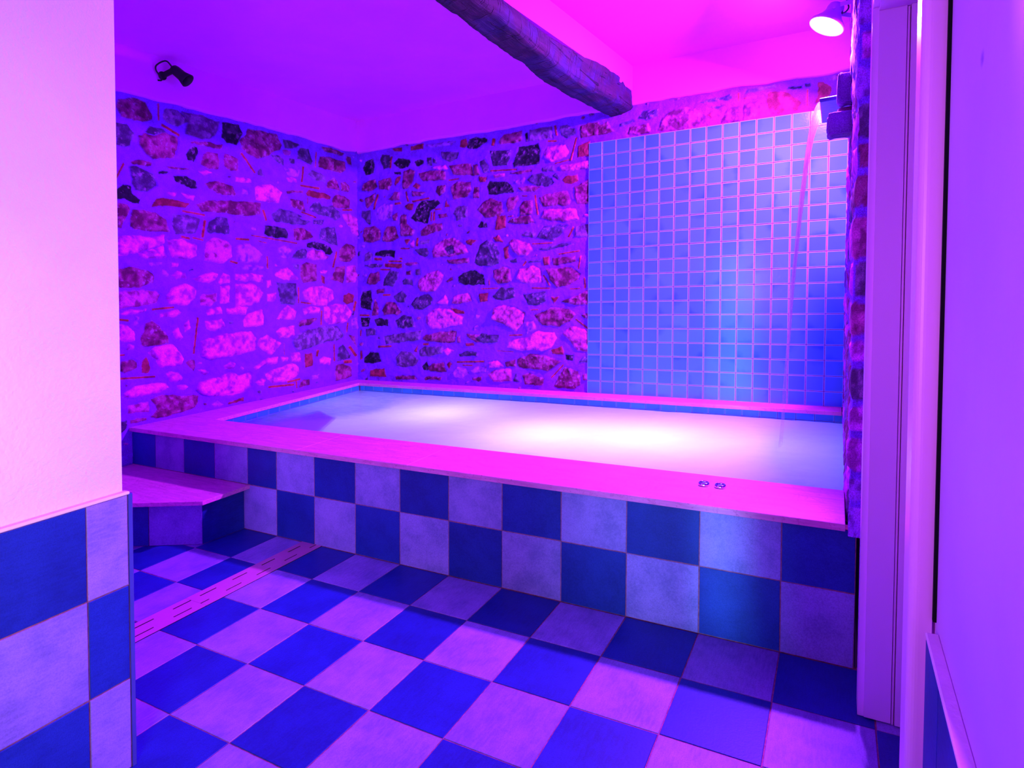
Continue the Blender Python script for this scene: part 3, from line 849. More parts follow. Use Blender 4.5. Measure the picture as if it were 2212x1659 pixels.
# ------------------------------------------------------------------ ceiling and plaster bands
mb = MB(); mb.box(-2.6, 3.3, -3.9, 2.5, ZC, ZC+0.08)
struct(mb.build('ceiling', ['ceiling_plaster']), 'smooth plaster ceiling glowing magenta', 'ceiling')
def band(name, pts_fn, n, label):
    # plaster band with a slightly wandering lower rim; pts_fn(t, d) -> (x, y) with d the depth into the wall
    V = []; F = []
    w = fbm(n, 2, 4.0, 0.1, 0.35, 77+len(name), 4)[:, 0]*0.022
    for i in range(n):
        t = i/(n-1); z0 = ZP + w[i]
        for d, z in ((0.0, ZC), (0.0, z0+0.016), (0.004, z0+0.006), (0.014, z0), (0.06, z0-0.002)):
            x, y = pts_fn(t, d); V.append((x, y, z))
    for i in range(n-1):
        for k in range(4): F.append((i*5+k, i*5+k+1, (i+1)*5+k+1, (i+1)*5+k))
    return struct(make(name, np.array(V), F, [M['ceiling_plaster']], smooth=False), label, 'trim')
band('trim_1', lambda t, d: (2.06 + (-2.285-2.06)*t, YB-0.022+d), 220, 'plaster band above the stonework of the back wall')
band('trim_2', lambda t, d: (XL+0.016-d, YB-0.02 + (-1.6-YB)*t), 190, 'plaster band above the stonework of the left wall')

# ------------------------------------------------------------------ stone walls
U, V, H, C = masonry(parse(LEFT_STONES), -0.42, 2.225, 0.18, 2.83, 0.006, 101, 900)
P = np.stack([XL-0.010 + H, U, V], -1)
struct(mesh_masonry('wall_left', P, C, grid_faces(*U.shape), True), 'rubble stone wall with wide mortar joints along the left of the pool', 'stone wall')
U, V, H, C = masonry(parse(BACK_STONES), -2.33, 2.07, 0.45, 2.83, 0.006, 202, 900)
P = np.stack([U, YB+0.010 - H, V], -1)
keep = ~((U > 0.20) & (V < 2.50))
struct(mesh_masonry('wall_back', P, C, grid_faces(*U.shape, keep), False), 'rubble stone wall behind the pool with terracotta slivers in its joints', 'stone wall')
# right wall: seen almost edge-on, its near end is the rough end of the wall
rs = []
r2 = np.random.default_rng(5); v = 0.45
while v < 3.1:
    h = r2.uniform(0.09, 0.17); u = -0.14
    while u < 2.3:
        w = r2.uniform(0.10, 0.30); q = 0.014
        rs.append((r2.choice(list('bhhvdqpb')), np.array([[u+q, v+q*r2.uniform(.6, 2)], [u+w-q, v+q*r2.uniform(.6, 2)], [u+w-q*r2.uniform(.4, 1.4), v+h-q], [u+w*0.5, v+h-q*r2.uniform(0, 1)], [u+q*r2.uniform(.4, 1.6), v+h-q]])))
        u += w
    v += h
U, V, H, C = masonry(rs, -0.12, 2.23, 0.49, ZC+0.01, 0.009, 303, 200)
rough = 0.010*fbm(U.shape[0], U.shape[1], 2.35, 2.6, 0.16, 990, 3)
Hr = H*0.5 + rough
s_ = U                                           # unrolled: s<0 runs round the wall's end, s>0 along the pool
a = np.clip((s_+0.02)/0.04, 0, 1)*np.pi/2        # normal turns from -Y to -X
nx, ny = -np.sin(a), -np.cos(a)
bx = np.where(s_ < 0.0, XR+0.008 - np.minimum(s_, 0)*0.55, XR+0.008); by = np.where(s_ > 0, s_-0.03, -0.03)
P = np.stack([bx + nx*Hr, by + ny*Hr, V], -1)
struct(mesh_masonry('wall_right', P, C, grid_faces(*U.shape), True), 'rough stone wall seen edge-on at the right end of the pool', 'stone wall')

# ------------------------------------------------------------------ plaster web over the beam
mb = MB(); poly = []
ys = [2.175, 1.52, 0.86, 0.2, -0.6, -1.8]
R = [(0.528+(y-2.174)*0.0777, y) for y in ys]; Lf = [(x-0.17, y) for x, y in R]
pl = R[::-1] + Lf
mb.prism(pl, 2.90, ZC+0.01)
# ragged plaster collar where the web meets the timber
struct(mb.build('trim_3', ['ceiling_plaster']), 'plaster web filling the gap between the timber beam and the ceiling', 'trim')

# timber beam
st = [(2.24,.515,2.945,.525,2.765,.335,2.728),(2.0,.512,2.950,.512,2.752,.318,2.726),(1.8,.505,2.945,.492,2.745,.298,2.725),(1.6,.498,2.930,.470,2.740,.275,2.726),(1.4,.485,2.905,.455,2.736,.262,2.724),
      (1.2,.468,2.885,.446,2.734,.255,2.722),(1.0,.455,2.868,.444,2.734,.254,2.724),(.8,.450,2.858,.446,2.738,.262,2.730),(.6,.446,2.856,.448,2.741,.256,2.731),(.4,.440,2.864,.452,2.744,.266,2.730),
      (.15,.436,2.872,.452,2.745,.280,2.729),(-.2,.420,2.872,.448,2.746,.284,2.730),(-.7,.390,2.875,.420,2.746,.255,2.730),(-1.6,.330,2.880,.365,2.746,.20,2.730)]
V = []; sec = 40; F = []
yy = np.linspace(2.24, -1.6, 170)
sa = np.array(st)[::-1]
cols = [np.interp(yy, sa[:, 0], sa[:, i]) for i in range(1, 7)]
bn = fbm(170, sec, 3.84, 0.9, 0.16, 51, 4); bn2 = fbm(170, sec, 3.84, 0.9, 0.05, 52, 3)
for i, y in enumerate(yy):
    xt, zt, xb, zb, xl, zl = [c[i] for c in cols]
    pts = [Vector((xt-0.03, zt+0.02)), Vector((xt, zt-0.012)), Vector((xb+0.004, (zt+zb)/2)), Vector((xb, zb+0.018)), Vector((xb-0.018, zb)), Vector(((xb+xl)/2, (zb+zl)/2-0.006)), Vector((xl+0.016, zl)), Vector((xl, zl+0.02)), Vector((xl-0.012, (zt+zl)/2)), Vector((xl+0.01, zt+0.03))]
    per = []; n = len(pts)
    for k in range(n):
        for q in range(4): per.append(pts[k].lerp(pts[(k+1) % n], q/4))
    c0 = sum(per, Vector((0, 0)))/len(per)
    for k, pnt in enumerate(per):
        d = (pnt-c0).normalized(); o = bn[i, k]*0.012 + bn2[i, k]*0.005
        kk = min(k, sec-k)/6.0; o *= min(1.0, kk+0.3)
        V.append((pnt.x+d.x*o, y, pnt.y+d.y*o))
for i in range(len(yy)-1):
    for k in range(sec):
        j = (k+1) % sec; F.append((i*sec+k, i*sec+j, (i+1)*sec+j, (i+1)*sec+k))
F.append(tuple(range(sec)))
bo = make('timber_beam', np.array(V), F, [M['old_wood']], origin=(0.42, 0.3, 2.73), smooth=True)
tag(bo, 'dark weathered timber beam under the ceiling, ending in the back wall', 'beam')

# ------------------------------------------------------------------ pool
pool = thing('plunge_pool', 'raised whirlpool tub with checkered tile front and travertine coping', 'pool', (0.0, 0.0, 0.0))
mb = MB()
OX, UX, UZ, NY = (0, 0.004, 0), (1, 0, 0), (0, 0, 1), (0, -1, 0)
g_ = 0.0022
for k in range(-8, 7):                            # lower course
    u1 = (k+1)*T-g_ if k < 6 else 2.043
    mb.tile(OX, UX, UZ, NY, k*T+g_, u1, g_, ROW-g_, 0.004, 0.0012, 1 if k % 2 else 0, 0.0009)
    if k == 6: break
edges = [-2.35, -2.05, -1.75, -1.448, -1.147] + [k*T for k in range(-3, 7)] + [2.045]
for i in range(len(edges)-1):
    k = i-8+0
    kk = {0: 0, 1: 1, 2: 0, 3: 1, 4: 0}.get(i, 1-(i % 2) if False else None)
    dark = (i % 2 == 0)
    mb.tile(OX, UX, UZ, NY, edges[i]+g_, edges[i+1]-g_, ROW+g_, COP0-0.002, 0.004, 0.0012, 1 if dark else 0, 0.0009)
mb.box(-2.34, 2.045, 0.002, 0.05, 0.0, COP0, 2)
mb.build('tiled_front', ['tile_light', 'tile_dark', 'floor_grout'], pool)
XI0, XI1, YI0, YI1 = -1.956, -2.138, 0.37, 2.022  # inner edge of the basin (left edge is skewed)
XJ = XI0 + (XI1-XI0)*(0.392-YI0)/(YI1-YI0)
for poly in ([(-2.33, -0.02), (-0.7187, -0.02), (-0.7187, YI0), (XI0, YI0), (XJ, 0.392), (-2.33, 0.392)],
             [(-0.7183, -0.02), (0.0628, -0.02), (0.0628, YI0), (-0.7183, YI0)],
             [(0.0632, -0.02), (2.009, -0.02), (2.009, YI0), (0.0632, YI0)],
             [(-2.33, 0.3925), (XJ, 0.3925), (XI1, YI1), (XI1, 2.21), (-2.33, 2.21)],
             [(XI1+0.0004, YI1), (0.30, YI1), (0.30, 2.21), (XI1+0.0004, 2.21)],
             [(0.3004, YI1), (2.009, YI1), (2.009, 2.21), (0.3004, 2.21)]):
    mb = MB(); mb.prism(poly, COP0, COP1, 0, 0.0018); mb.build('coping_slab', ['travertine'], pool)
# basin shell with small tiles on the visible sides
mb = MB(); D = -0.36
sp = 0.1158
def wall_tiles(O, Ud, L, N, start):
    zs = [COP0, 0.4525, 0.346, 0.239, 0.132, 0.025, -0.08]
    u = start
    cuts = [0.0]
    while u < L: cuts.append(u); u += sp
    cuts.append(L)
    for i in range(len(cuts)-1):
        if cuts[i+1]-cuts[i] < 0.01: continue
        for z in range(6):
            mb.tile(O, Ud, (0, 0, 1), N, cuts[i]+0.0014, cuts[i+1]-0.0014, zs[z+1]+0.0014, zs[z]-0.0014, 0.003, 0.0012, 0, 0.0004)
wall_tiles((-2.14, 2.042, 0), (1, 0, 0), 4.16, (0, -1, 0), 0.052)
dl = Vector((XI1-XI0, YI1-YI0, 0)); ll = dl.length; dn = dl/ll
nrm = Vector((dn.y, -dn.x, 0))
wall_tiles(Vector((XI0, YI0, 0)) - nrm*0.014, dn, ll+0.03, nrm, 0.05)
mb.quad((-2.20, 2.043, D), (2.06, 2.043, D), (2.06, 2.043, COP0), (-2.20, 2.043, COP0), 1)
a0 = Vector((XI0, YI0, 0)) - nrm*0.015 - dn*0.03; a1 = a0 + dn*(ll+0.08)
mb.quad((a0.x, a0.y, D), (a1.x, a1.y, D), (a1.x, a1.y, COP0), (a0.x, a0.y, COP0), 1)
mb.quad((-2.20, 0.36, D), (-2.20, 0.36, COP0), (2.06, 0.36, COP0), (2.06, 0.36, D), 0)
mb.quad((2.04, 0.34, D), (2.04, 0.34, COP0), (2.04, 2.06, COP0), (2.04, 2.06, D), 0)
mb.quad((-2.20, 0.34, D), (2.06, 0.34, D), (2.06, 2.06, D), (-2.20, 2.06, D), 0)
mb.build('basin', ['basin_tile', 'panel_grout'], pool)
for poly, zt in ([[(-1.965, 0.372), (-1.52, 0.372), (-1.985, 0.80), (-2.0, 0.80)], 0.439], [[(-1.515, 0.372), (-1.02, 0.372), (-1.42, 1.00), (-1.775, 1.18), (-1.775, 0.62)], 0.434]):
    mb = MB(); mb.prism(poly, D, zt, 0, 0.004); mb.build('underwater_step', ['basin_tile'], pool)

# water
nx_, ny_ = 300, 130
X = np.linspace(-2.17, 2.035, nx_)[:, None]*np.ones((1, ny_)); Y = np.ones((nx_, 1))*np.linspace(0.362, 2.038, ny_)[None, :]
XLi = XI0 + (XI1-XI0)*(Y-YI0)/(YI1-YI0) - 0.012
X = XLi + (X-X.min())/(X.max()-X.min())*(2.035-XLi)
Z = WZ + 0.006*fbm(nx_, ny_, 4.2, 1.7, 0.5, 9, 3) + 0.002*fbm(nx_, ny_, 4.2, 1.7, 0.12, 19, 3)
def gau(cx, cy, sx, sy, rot=0.0):
    c, s = math.cos(rot), math.sin(rot); dx, dy = X-cx, Y-cy
    return np.exp(-(((dx*c+dy*s)/sx)**2 + ((-dx*s+dy*c)/sy)**2))
foam = 0.80 - 0.70*np.clip((-1.05-X)/0.5, 0, 1)
foam += 0.9*np.clip((X+1.75)/0.12, 0, 1)*gau(-1.25, 0.80, 0.55, 0.11, 0.22)
foam += 0.25*gau(-0.6, 1.55, 0.7, 0.4)
foam -= 0.45*gau(-1.55, 1.45, 0.35, 0.22, -0.5)
foam -= 0.40*gau(0.35, 0.62, 0.26, 0.13, 0.2)
foam -= 0.42*gau(1.75, 0.55, 0.45, 0.26, 0.1)
foam += 0.5*gau(1.68, 1.38, 0.16, 0.16)
foam = np.clip(foam, 0.06, 1.0)
wo = make('pool_water', np.stack([X, Y, Z], -1).reshape(-1, 3), grid_faces(nx_, ny_), [M['water']], origin=(0, 1.2, WZ), smooth=True, extra={'foam': ('FLOAT', 'value', foam)})
tag(wo, 'white foaming water churning in the whirlpool tub', 'water', None, 'stuff')

# ------------------------------------------------------------------ blue tile panel behind the pool
mb = MB(); PX, PZ, PU, PW = 0.162, 2.549, 0.1158, 0.10675
for i in range(16):
    for j in range(19):
        u1 = PX+(i+1)*PU-0.0022 if i < 15 else 2.016
        z0 = PZ-(j+1)*PW+0.0018 if j < 18 else COP1+0.0005
        mb.tile((0, YB, 0), (1, 0, 0), (0, 0, 1), (0, -1, 0), PX+i*PU+(0.0018 if i else 0.0), u1, z0, PZ-j*PW-(0.0018 if j else 0.0), 0.004, 0.0014, 0, 0.0004)
mb.box(PX+0.001, 2.02, YB+0.0006, YB+0.03, COP1, PZ-0.001, 1)
po = mb.build('tile_panel', ['glazed_tile', 'panel_grout'], origin=(1.09, YB, COP1))
tag(po, 'large panel of small square glazed blue tiles on the back wall', 'tile panel')

# ------------------------------------------------------------------ spout and falling water
LZ, LX, LY0, LY1 = 2.33, 1.867, 1.15, 1.63
spout = thing('water_spout', 'slate waterfall spout held between rough stones on the right wall', 'spout', (2.0, 1.39, LZ))
mb = MB(); mb.prism([(LX, LY0), (2.06, LY0-0.02), (2.06, LY1+0.02), (LX, LY1)], LZ, LZ+0.022, 0, 0.003)
mb.build('spout_slab', ['slate'], spout)
def rock(c, sz, seed, tone, strata):
    r = np.random.default_rng(seed); n, m = 36, 24; V = []; F = []
    nz = fbm(n+1, m, 6.28, 3.14, 1.3, seed, 4)
    for j in range(m):
        th = math.pi*j/(m-1)
        for i in range(n):
            ph = 2*math.pi*i/n
            d = Vector((math.sin(th)*math.cos(ph), math.sin(th)*math.sin(ph), math.cos(th)))
            e = 0.32                              # squarish block
            q = Vector([math.copysign(abs(x)**e, x) for x in d])
            w = (nz[i, j]*(1-i/n) + nz[n, j]*(i/n)) if i > n-6 else nz[i, j]
            k = 1 + 0.16*w + (0.05*math.sin(q.z*14+w*3) if strata else 0.0)
            V.append((c[0]+q.x*sz[0]*k, c[1]+q.y*sz[1]*k, c[2]+q.z*sz[2]*k))
    for j in range(m-1):
        for i in range(n):
            a, b = j*n+i, j*n+(i+1) % n; F.append((a, a+n, b+n, b))
    col = np.array(TONE[tone][0])*(1+0.8*np.array([nz[i, j] for j in range(m) for i in range(n)]))[:, None]
    return np.array(V), F, np.concatenate([np.clip(col, 0, 1), np.ones((len(V), 1))], 1)
for c, sz, sd, tn, sr in (((1.995, 1.07, 2.352), (0.048, 0.05, 0.078), 3, 'h', False), ((1.975, 1.03, 2.165), (0.066, 0.07, 0.056), 4, 'h', True), ((2.0, 1.12, 2.235), (0.05, 0.06, 0.035), 6, 'b', False)):
    V, F, C4 = rock(c, sz, sd, tn, sr)
    make('spout_stone', V, F, [M['masonry']], spout, smooth=True, extra={'stone_colour': ('FLOAT_COLOR', 'color', C4)})
# falling sheet: leaves the lip, draws together as it drops
n, m = 60, 18; V = []; W = []; F = []
sw = fbm(n, m, 2.0, 0.4, 0.25, 71, 3)
for i in range(n):
    t = i/(n-1); h = (LZ+0.004-WZ)*t**1.4
    tt = math.sqrt(max(h, 0)/(LZ-WZ)); x = LX - 0.175*tt
    cy = 1.39 - 0.04*tt; hw = 0.24*(1-0.80*min(1.0, h/0.9)**0.55) + 0.0*t
    hw = max(hw, 0.075)
    for s_i, side in ((0, 1), (1, -1)):
        for k in range(m):
            a = -1+2*k/(m-1); th = 0.010*(1-a*a)**0.5*(1-0.3*t)+0.001
            V.append((x + side*th + sw[i, k]*0.01*t, cy + a*hw, LZ+0.004-h)); W.append((a, t, 0.5))
M2 = 2*m
for i in range(n-1):
    for s_i in (0, 1):
        for k in range(m-1):
            a = i*M2+s_i*m+k; b = a+1; c = b+M2; d = a+M2
            F.append((a, b, c, d) if s_i == 0 else (d, c, b, a))
so = make('water_stream', np.array(V), F, [M['falling_water']], origin=(1.78, 1.39, WZ), smooth=True, tuv=np.array(W))
tag(so, 'thin sheet of water falling from the spout into the pool', 'water', None, 'stuff')

# ------------------------------------------------------------------ control buttons on the coping
for x, y, lab in ((1.473, 0.221, 'round chrome push button on the front coping, nearer the entry step'), (1.541, 0.219, 'round chrome push button on the front coping, nearer the right wall')):
    b = thing('jet_button', lab, 'button', (x, y, COP1), 'chrome jet buttons on the front coping')
    mb = MB(); mb.lathe([(0.0225, 0), (0.0240, 0.0005), (0.0240, 0.006), (0.0236, 0.0085), (0.0218, 0.0130), (0.0195, 0.0145), (0.0172, 0.0138), (0.0158, 0.0112), (0.0155, 0.007)], (x, y, COP1), (0, 0, 1), 40)
    mb.build('bezel', ['chrome'], b, smooth=True)
    mb = MB(); mb.lathe([(0.0152, 0.006), (0.0150, 0.0092), (0.0138, 0.0102), (0.009, 0.0092), (0.0001, 0.0088)], (x, y, COP1), (0, 0, 1), 36)
    mb.build('button_cap', ['chrome'], b, smooth=True)

# ------------------------------------------------------------------ entry step
stp = thing('entry_step', 'low tiled step with a travertine tread in front of the pool', 'step', (-1.6, -0.25, 0.0))
mb = MB(); mb.prism([(-2.30, -0.545), (-1.612, -0.545), (-1.128, -0.301), (-1.128, 0.0), (-2.30, 0.0)], 0.2480, 0.2716, 0, 0.0018)
mb.build('tread', ['travertine'], stp)
mb = MB()
A = Vector((-1.200, -0.255, 0)); dgn = (Vector((-1.551, -0.439, 0))-A).normalized(); nd = Vector((-dgn.y, dgn.x, 0))
if nd.y > 0: nd = -nd
e1 = A + dgn*0.455
for q0, q1, mi in ((0.002, 0.300, 0), (0.304, 0.452, 1)):
    mb.tile(A - nd*0.004, dgn*1.0, (0, 0, 1), nd, q0, q1, 0.002, 0.246, 0.004, 0.0012, mi, 0.0005)
w2 = Vector((-1.176, -0.001, 0)); d2 = (A-w2); l2 = d2.length; d2 /= l2; n2 = Vector((-d2.y, d2.x, 0))
if n2.x < 0: n2 = -n2
mb.tile(w2 - n2*0.004, d2, (0, 0, 1), n2, 0.002, l2-0.001, 0.002, 0.246, 0.004, 0.0012, 1, 0.0005)
for k in range(3):
    mb.tile((e1.x-0.002, e1.y+0.004, 0), (-1, 0, 0), (0, 0, 1), (0, -1, 0), k*0.24+0.002, (k+1)*0.24-0.002, 0.002, 0.246, 0.004, 0.0012, k % 2, 0.0005)
core = [(-2.29, e1.y+0.004), (e1.x, e1.y+0.004), (A.x-nd.x*0.004-0.0015, A.y-nd.y*0.004), (w2.x-0.004, -0.0005), (-2.29, -0.0005)]
mb.prism(core, 0.0, 0.248, 2)
mb.build('riser', ['tile_light', 'tile_dark', 'floor_grout'], stp)

# ------------------------------------------------------------------ floor drain
dr = thing('floor_drain', 'long slotted steel floor drain running from the pool front', 'drain', (-0.62, -0.69, 0.0))
mb = MB(); mb.box(-0.697, -0.544, -1.376, -0.001, 0.0002, 0.0016); mb.build('channel', ['dark_void'], dr)
def cover(y0, y1, phase):
    mb = MB(); xs = [-0.6945, -0.661, -0.651, -0.5925, -0.5835, -0.5465]
    cutsA = []; cutsB = []
    s0 = phase[0]
    while s0 > y0: cutsA.append((max(s0-0.085, y0), s0)); s0 -= 0.1705
    s0 = phase[1]
    while s0 > y0: cutsB.append((max(s0-0.085, y0), s0)); s0 -= 0.1705
    ysx = sorted(set([y0, y1] + [v for c in cutsA+cutsB for v in c if y0 < v < y1]))
    for i in range(5):
        for j in range(len(ysx)-1):
            c = (ysx[j]+ysx[j+1])/2
            if (i == 1 and any(a <= c <= b for a, b in cutsA)) or (i == 3 and any(a <= c <= b for a, b in cutsB)): continue
            mb.quad((xs[i], ysx[j], 0.0036), (xs[i+1], ysx[j], 0.0036), (xs[i+1], ysx[j+1], 0.0036), (xs[i], ysx[j+1], 0.0036))
    o = mb.build('drain_cover', ['drain_steel'], dr)
    bpy.context.view_layer.objects.active = o
    md = o.modifiers.new('thickness', 'SOLIDIFY'); md.thickness = 0.0022; md.offset = -1
    md = o.modifiers.new('weld', 'WELD'); md.merge_threshold = 0.0001
cover(-0.6868, -0.0015, (-0.048, 0.0375)); cover(-1.374, -0.6882, (-0.6882-0.0, -0.729))

# ------------------------------------------------------------------ entrance: left block, wainscot, caps
mb = MB(); mb.box(-2.6, 0.101, -3.9, -1.395, 0.0, ZC, 0)
struct(mb.build('wall_entrance', ['entrance_plaster']), 'rough white plastered wall at the left of the entrance', 'wall')
mb = MB(); ye = [-1.390, -1.5015]
while ye[-1] > -3.8: ye.append(ye[-1]-T)
ze = [0.0, 0.2715, 0.5525, 0.822]
for i in range(len(ye)-1):
    for j in range(3):
        mb.tile((0.112, 0, 0), (0, -1, 0), (0, 0, 1), (1, 0, 0), -ye[i]+0.002, -ye[i+1]-0.0022, ze[j]+0.0022, ze[j+1]-0.0022, 0.008, 0.0012, (i+j) % 2, 0.0008)
mb.box(0.099, 0.1165, -3.88, -1.389, 0.0, 0.822, 2)
struct(mb.build('baseboard_left', ['tile_light', 'tile_dark', 'floor_grout']), 'checkered tile wainscot on the wall at the left of the entrance', 'wainscot')
mb = MB(); mb.prism([(0.098, -3.88), (0.1205, -3.88), (0.1215, -1.386), (0.098, -1.386)], 0.822, 0.8315, 0, 0.002)
struct(mb.build('trim_4', ['cap_mortar']), 'pale mortar ledge on top of the left wainscot', 'trim')
mb = MB(); mb.prism([(0.100, -1.3885), (0.1203, -1.3885), (0.1208, -1.378), (0.116, -1.3745), (0.100, -1.3745)], 0.0, 0.822, 0, 0.0006)
struct(mb.build('trim_5', ['edge_trim']), 'glossy corner strip at the end of the left wainscot', 'trim')

# ------------------------------------------------------------------ doorway on the right
d1 = thing('door_1', 'white door frame opening off the right side of the room', 'doorway', (2.10, -0.75, 0.0), None, 'structure')
mb = MB(); mb.prism([(2.050, -0.252), (2.0675, -0.252), (2.0675, -0.165), (2.055, -0.165), (2.050, -0.17)], 0.0, 2.226, 0, 0.0015)
mb.build('far_casing', ['white_lacquer'], d1)
mb = MB(); mb.box(2.0675, 2.1405, -0.262, -0.15, 0.004, 2.212, 0, 0.002); mb.box(2.151, 2.34, -0.266, -0.15, 0.004, 2.212, 0, 0.002)
mb.build('far_jamb', ['white_lacquer'], d1)
mb = MB(); mb.box(2.1425, 2.1485, -0.256, -0.15, 0.0, 2.21, 0, 0.001); mb.build('guide_strip', ['white_lacquer'], d1)
mb = MB(); mb.box(2.1405, 2.151, -0.245, -0.16, 0.0, 2.212, 0); mb.build('gasket', ['reddish_gasket'], d1)
mb = MB(); mb.box(2.050, 2.0675, -1.272, -0.165, 2.226, 2.30, 0, 0.0015); mb.box(2.0675, 2.34, -1.20, -0.15, 2.212, 2.30, 0)
mb.build('head', ['white_lacquer'], d1)
mb = MB()                                        # near casing with a rounded nose
nose = [(2.1165, -1.252), (2.1165, -1.175), (2.083, -1.175)] + [(2.0985-0.0155*math.cos(a), -1.2365-0.0155*math.sin(a)) for a in np.linspace(0, math.pi/2, 7)]
mb.prism(nose[::-1], 0.0, 2.226, 0, 0.0006)
mb.build('near_casing', ['white_lacquer'], d1)
mb = MB(); mb.box(2.1165, 2.1215, -1.262, -1.18, 0.835, 2.9, 0); mb.build('shadow_gap', ['dark_void'], d1)  # solid near-black strip standing in for the shade between casing and wall
mb = MB(); mb.box(2.1215, 2.34, -1.25, -1.16, 0.0, 2.212, 0); mb.build('near_jamb', ['white_lacquer'], d1)
mb = MB(); mb.box(2.062, 2.34, -1.3, -0.02, 2.30, ZC, 0)
mb.box(2.075, 2.34, -0.16, 0.0, 0.0, 2.30, 0); mb.box(2.06, 2.34, 0.0, 2.4, 0.0, ZC, 0)
struct(mb.build('wall_doorway', ['corridor_plaster']), 'plastered wall around and above the doorway on the right', 'wall')
# small side room behind the doorway
mb = MB(); mb.quad((3.3, -1.7, 0), (3.3, 0.05, 0), (3.3, 0.05, 2.6), (3.3, -1.7, 2.6)); mb.quad((2.34, 0.02, 0), (2.34, 0.02, 2.6), (3.3, 0.02, 2.6), (3.3, 0.02, 0))
mb.quad((2.34, -1.7, 0), (3.3, -1.7, 0), (3.3, -1.7, 2.6), (2.34, -1.7, 2.6)); mb.quad((2.34, -1.7, 2.6), (3.3, -1.7, 2.6), (3.3, 0.05, 2.6), (2.34, 0.05, 2.6))
struct(mb.build('wall_side_room', ['corridor_plaster']), 'walls of the small side room behind the right doorway', 'wall')
# corridor wall at the right of the camera
g = G('corridor_wall_paint'); p = g.pos()
c = g.mix(g.ramp(g.noise(p, 3.0, 3.0), 0.3, 0.7), (0.60, 0.30, 0.80), (0.66, 0.34, 0.84))
spot = g.n('ShaderNodeVectorMath', {0: p, 1: (2.12, -1.50, 1.66)}, operation='DISTANCE').outputs['Value']
c = g.mix(g.ramp(g.math('ADD', spot, g.math('MULTIPLY', g.noise(p, 200.0, 2.0), 0.008)), 0.006, 0.018, 0.75, 0.0), c, (0.22, 0.05, 0.50))
g.pbr(c, 0.6, 0.3, 0.0, g.bump(g.noise(p, 60.0, 3.0), 0.1, 0.004)); M['corridor_wall_paint'] = g.m
mb = MB(); mb.box(2.1215, 2.34, -3.9, -1.252, 0.0, ZC, 0)
struct(mb.build('wall_corridor', ['corridor_wall_paint']), 'smooth violet-lit wall beside the near door casing', 'wall')
mb = MB(); ye = [-1.290, -1.425]
while ye[-1] > -3.7: ye.append(ye[-1]-T)
for i in range(len(ye)-1):
    for j in range(3):
        mb.tile((2.109, 0, 0), (0, -1, 0), (0, 0, 1), (-1, 0, 0), -ye[i]+0.002, -ye[i+1]-0.0022, ze[j]+0.0022, ze[j+1]-0.0022, 0.005, 0.001, (i+j) % 2 if i else 1, 0.0008)
mb.box(2.107, 2.122, -3.88, -1.290, 0.0, 0.822, 2)
struct(mb.build('baseboard_right', ['tile_light', 'tile_dark', 'floor_grout']), 'blue tile wainscot on the right wall beside the door casing', 'wainscot')
mb = MB(); mb.box(2.1035, 2.122, -3.88, -1.288, 0.822, 0.830, 0, 0.002)
struct(mb.build('trim_6', ['cap_mortar']), 'pale mortar ledge on top of the right wainscot', 'trim')

# ------------------------------------------------------------------ lit spotlight above the spout
LP = Vector((1.888, 1.40, 2.815)); ax = Vector((-0.42, -0.16, -0.89)).normalized()
lamp = thing('spotlight', 'lit bulb spotlight on a bracket, top right above the waterfall', 'spotlight', (2.0, 1.42, 2.88))
mb = MB(); mb.lathe([(0.0001, -0.135), (0.022, -0.132), (0.040, -0.120), (0.046, -0.100), (0.047, -0.075), (0.058, -0.052), (0.080, -0.026), (0.095, -0.010), (0.098, 0.0), (0.095, 0.006), (0.088, 0.004)], LP, ax, 44)
mb.build('lamp_head', ['grey_metal'], lamp, smooth=True)
mb = MB(); mb.lathe([(0.089, 0.0), (0.080, 0.008), (0.055, 0.014), (0.025, 0.017), (0.0001, 0.018)], LP, ax, 44)
lo_ = mb.build('lens', ['lit_lens'], lamp, smooth=True)
hp = LP - ax*0.085
mb = MB(); mb.bar(hp + Vector((0.03, -0.052, 0.012)), Vector((2.02, 1.36, 2.905)), 0.007, 0.022); mb.bar(hp + Vector((0.03, 0.052, 0.0)), Vector((2.02, 1.455, 2.862)), 0.007, 0.022)
mb.tube([hp + Vector((0.0, -0.06, 0.0)), hp + Vector((0.0, 0.06, 0.0))], 0.007, 10)
mb.build('bracket', ['grey_metal'], lamp)
mb = MB(); mb.lathe([(0.0001, 0), (0.045, 0), (0.045, 0.014), (0.040, 0.018), (0.0001, 0.018)], (2.026, 1.41, 2.885), (-1, 0, 0), 30); mb.build('wall_plate', ['grey_metal'], lamp)
mb = MB(); mb.tube([hp - ax*0.03 + Vector((0.03, 0, 0.0)), Vector((1.965, 1.39, 2.862)), Vector((1.995, 1.39, 2.885)), Vector((1.985, 1.37, 2.935)), Vector((2.012, 1.36, 2.99))], 0.0045, 8)
mb.build('cable', ['black_metal'], lamp, smooth=True)

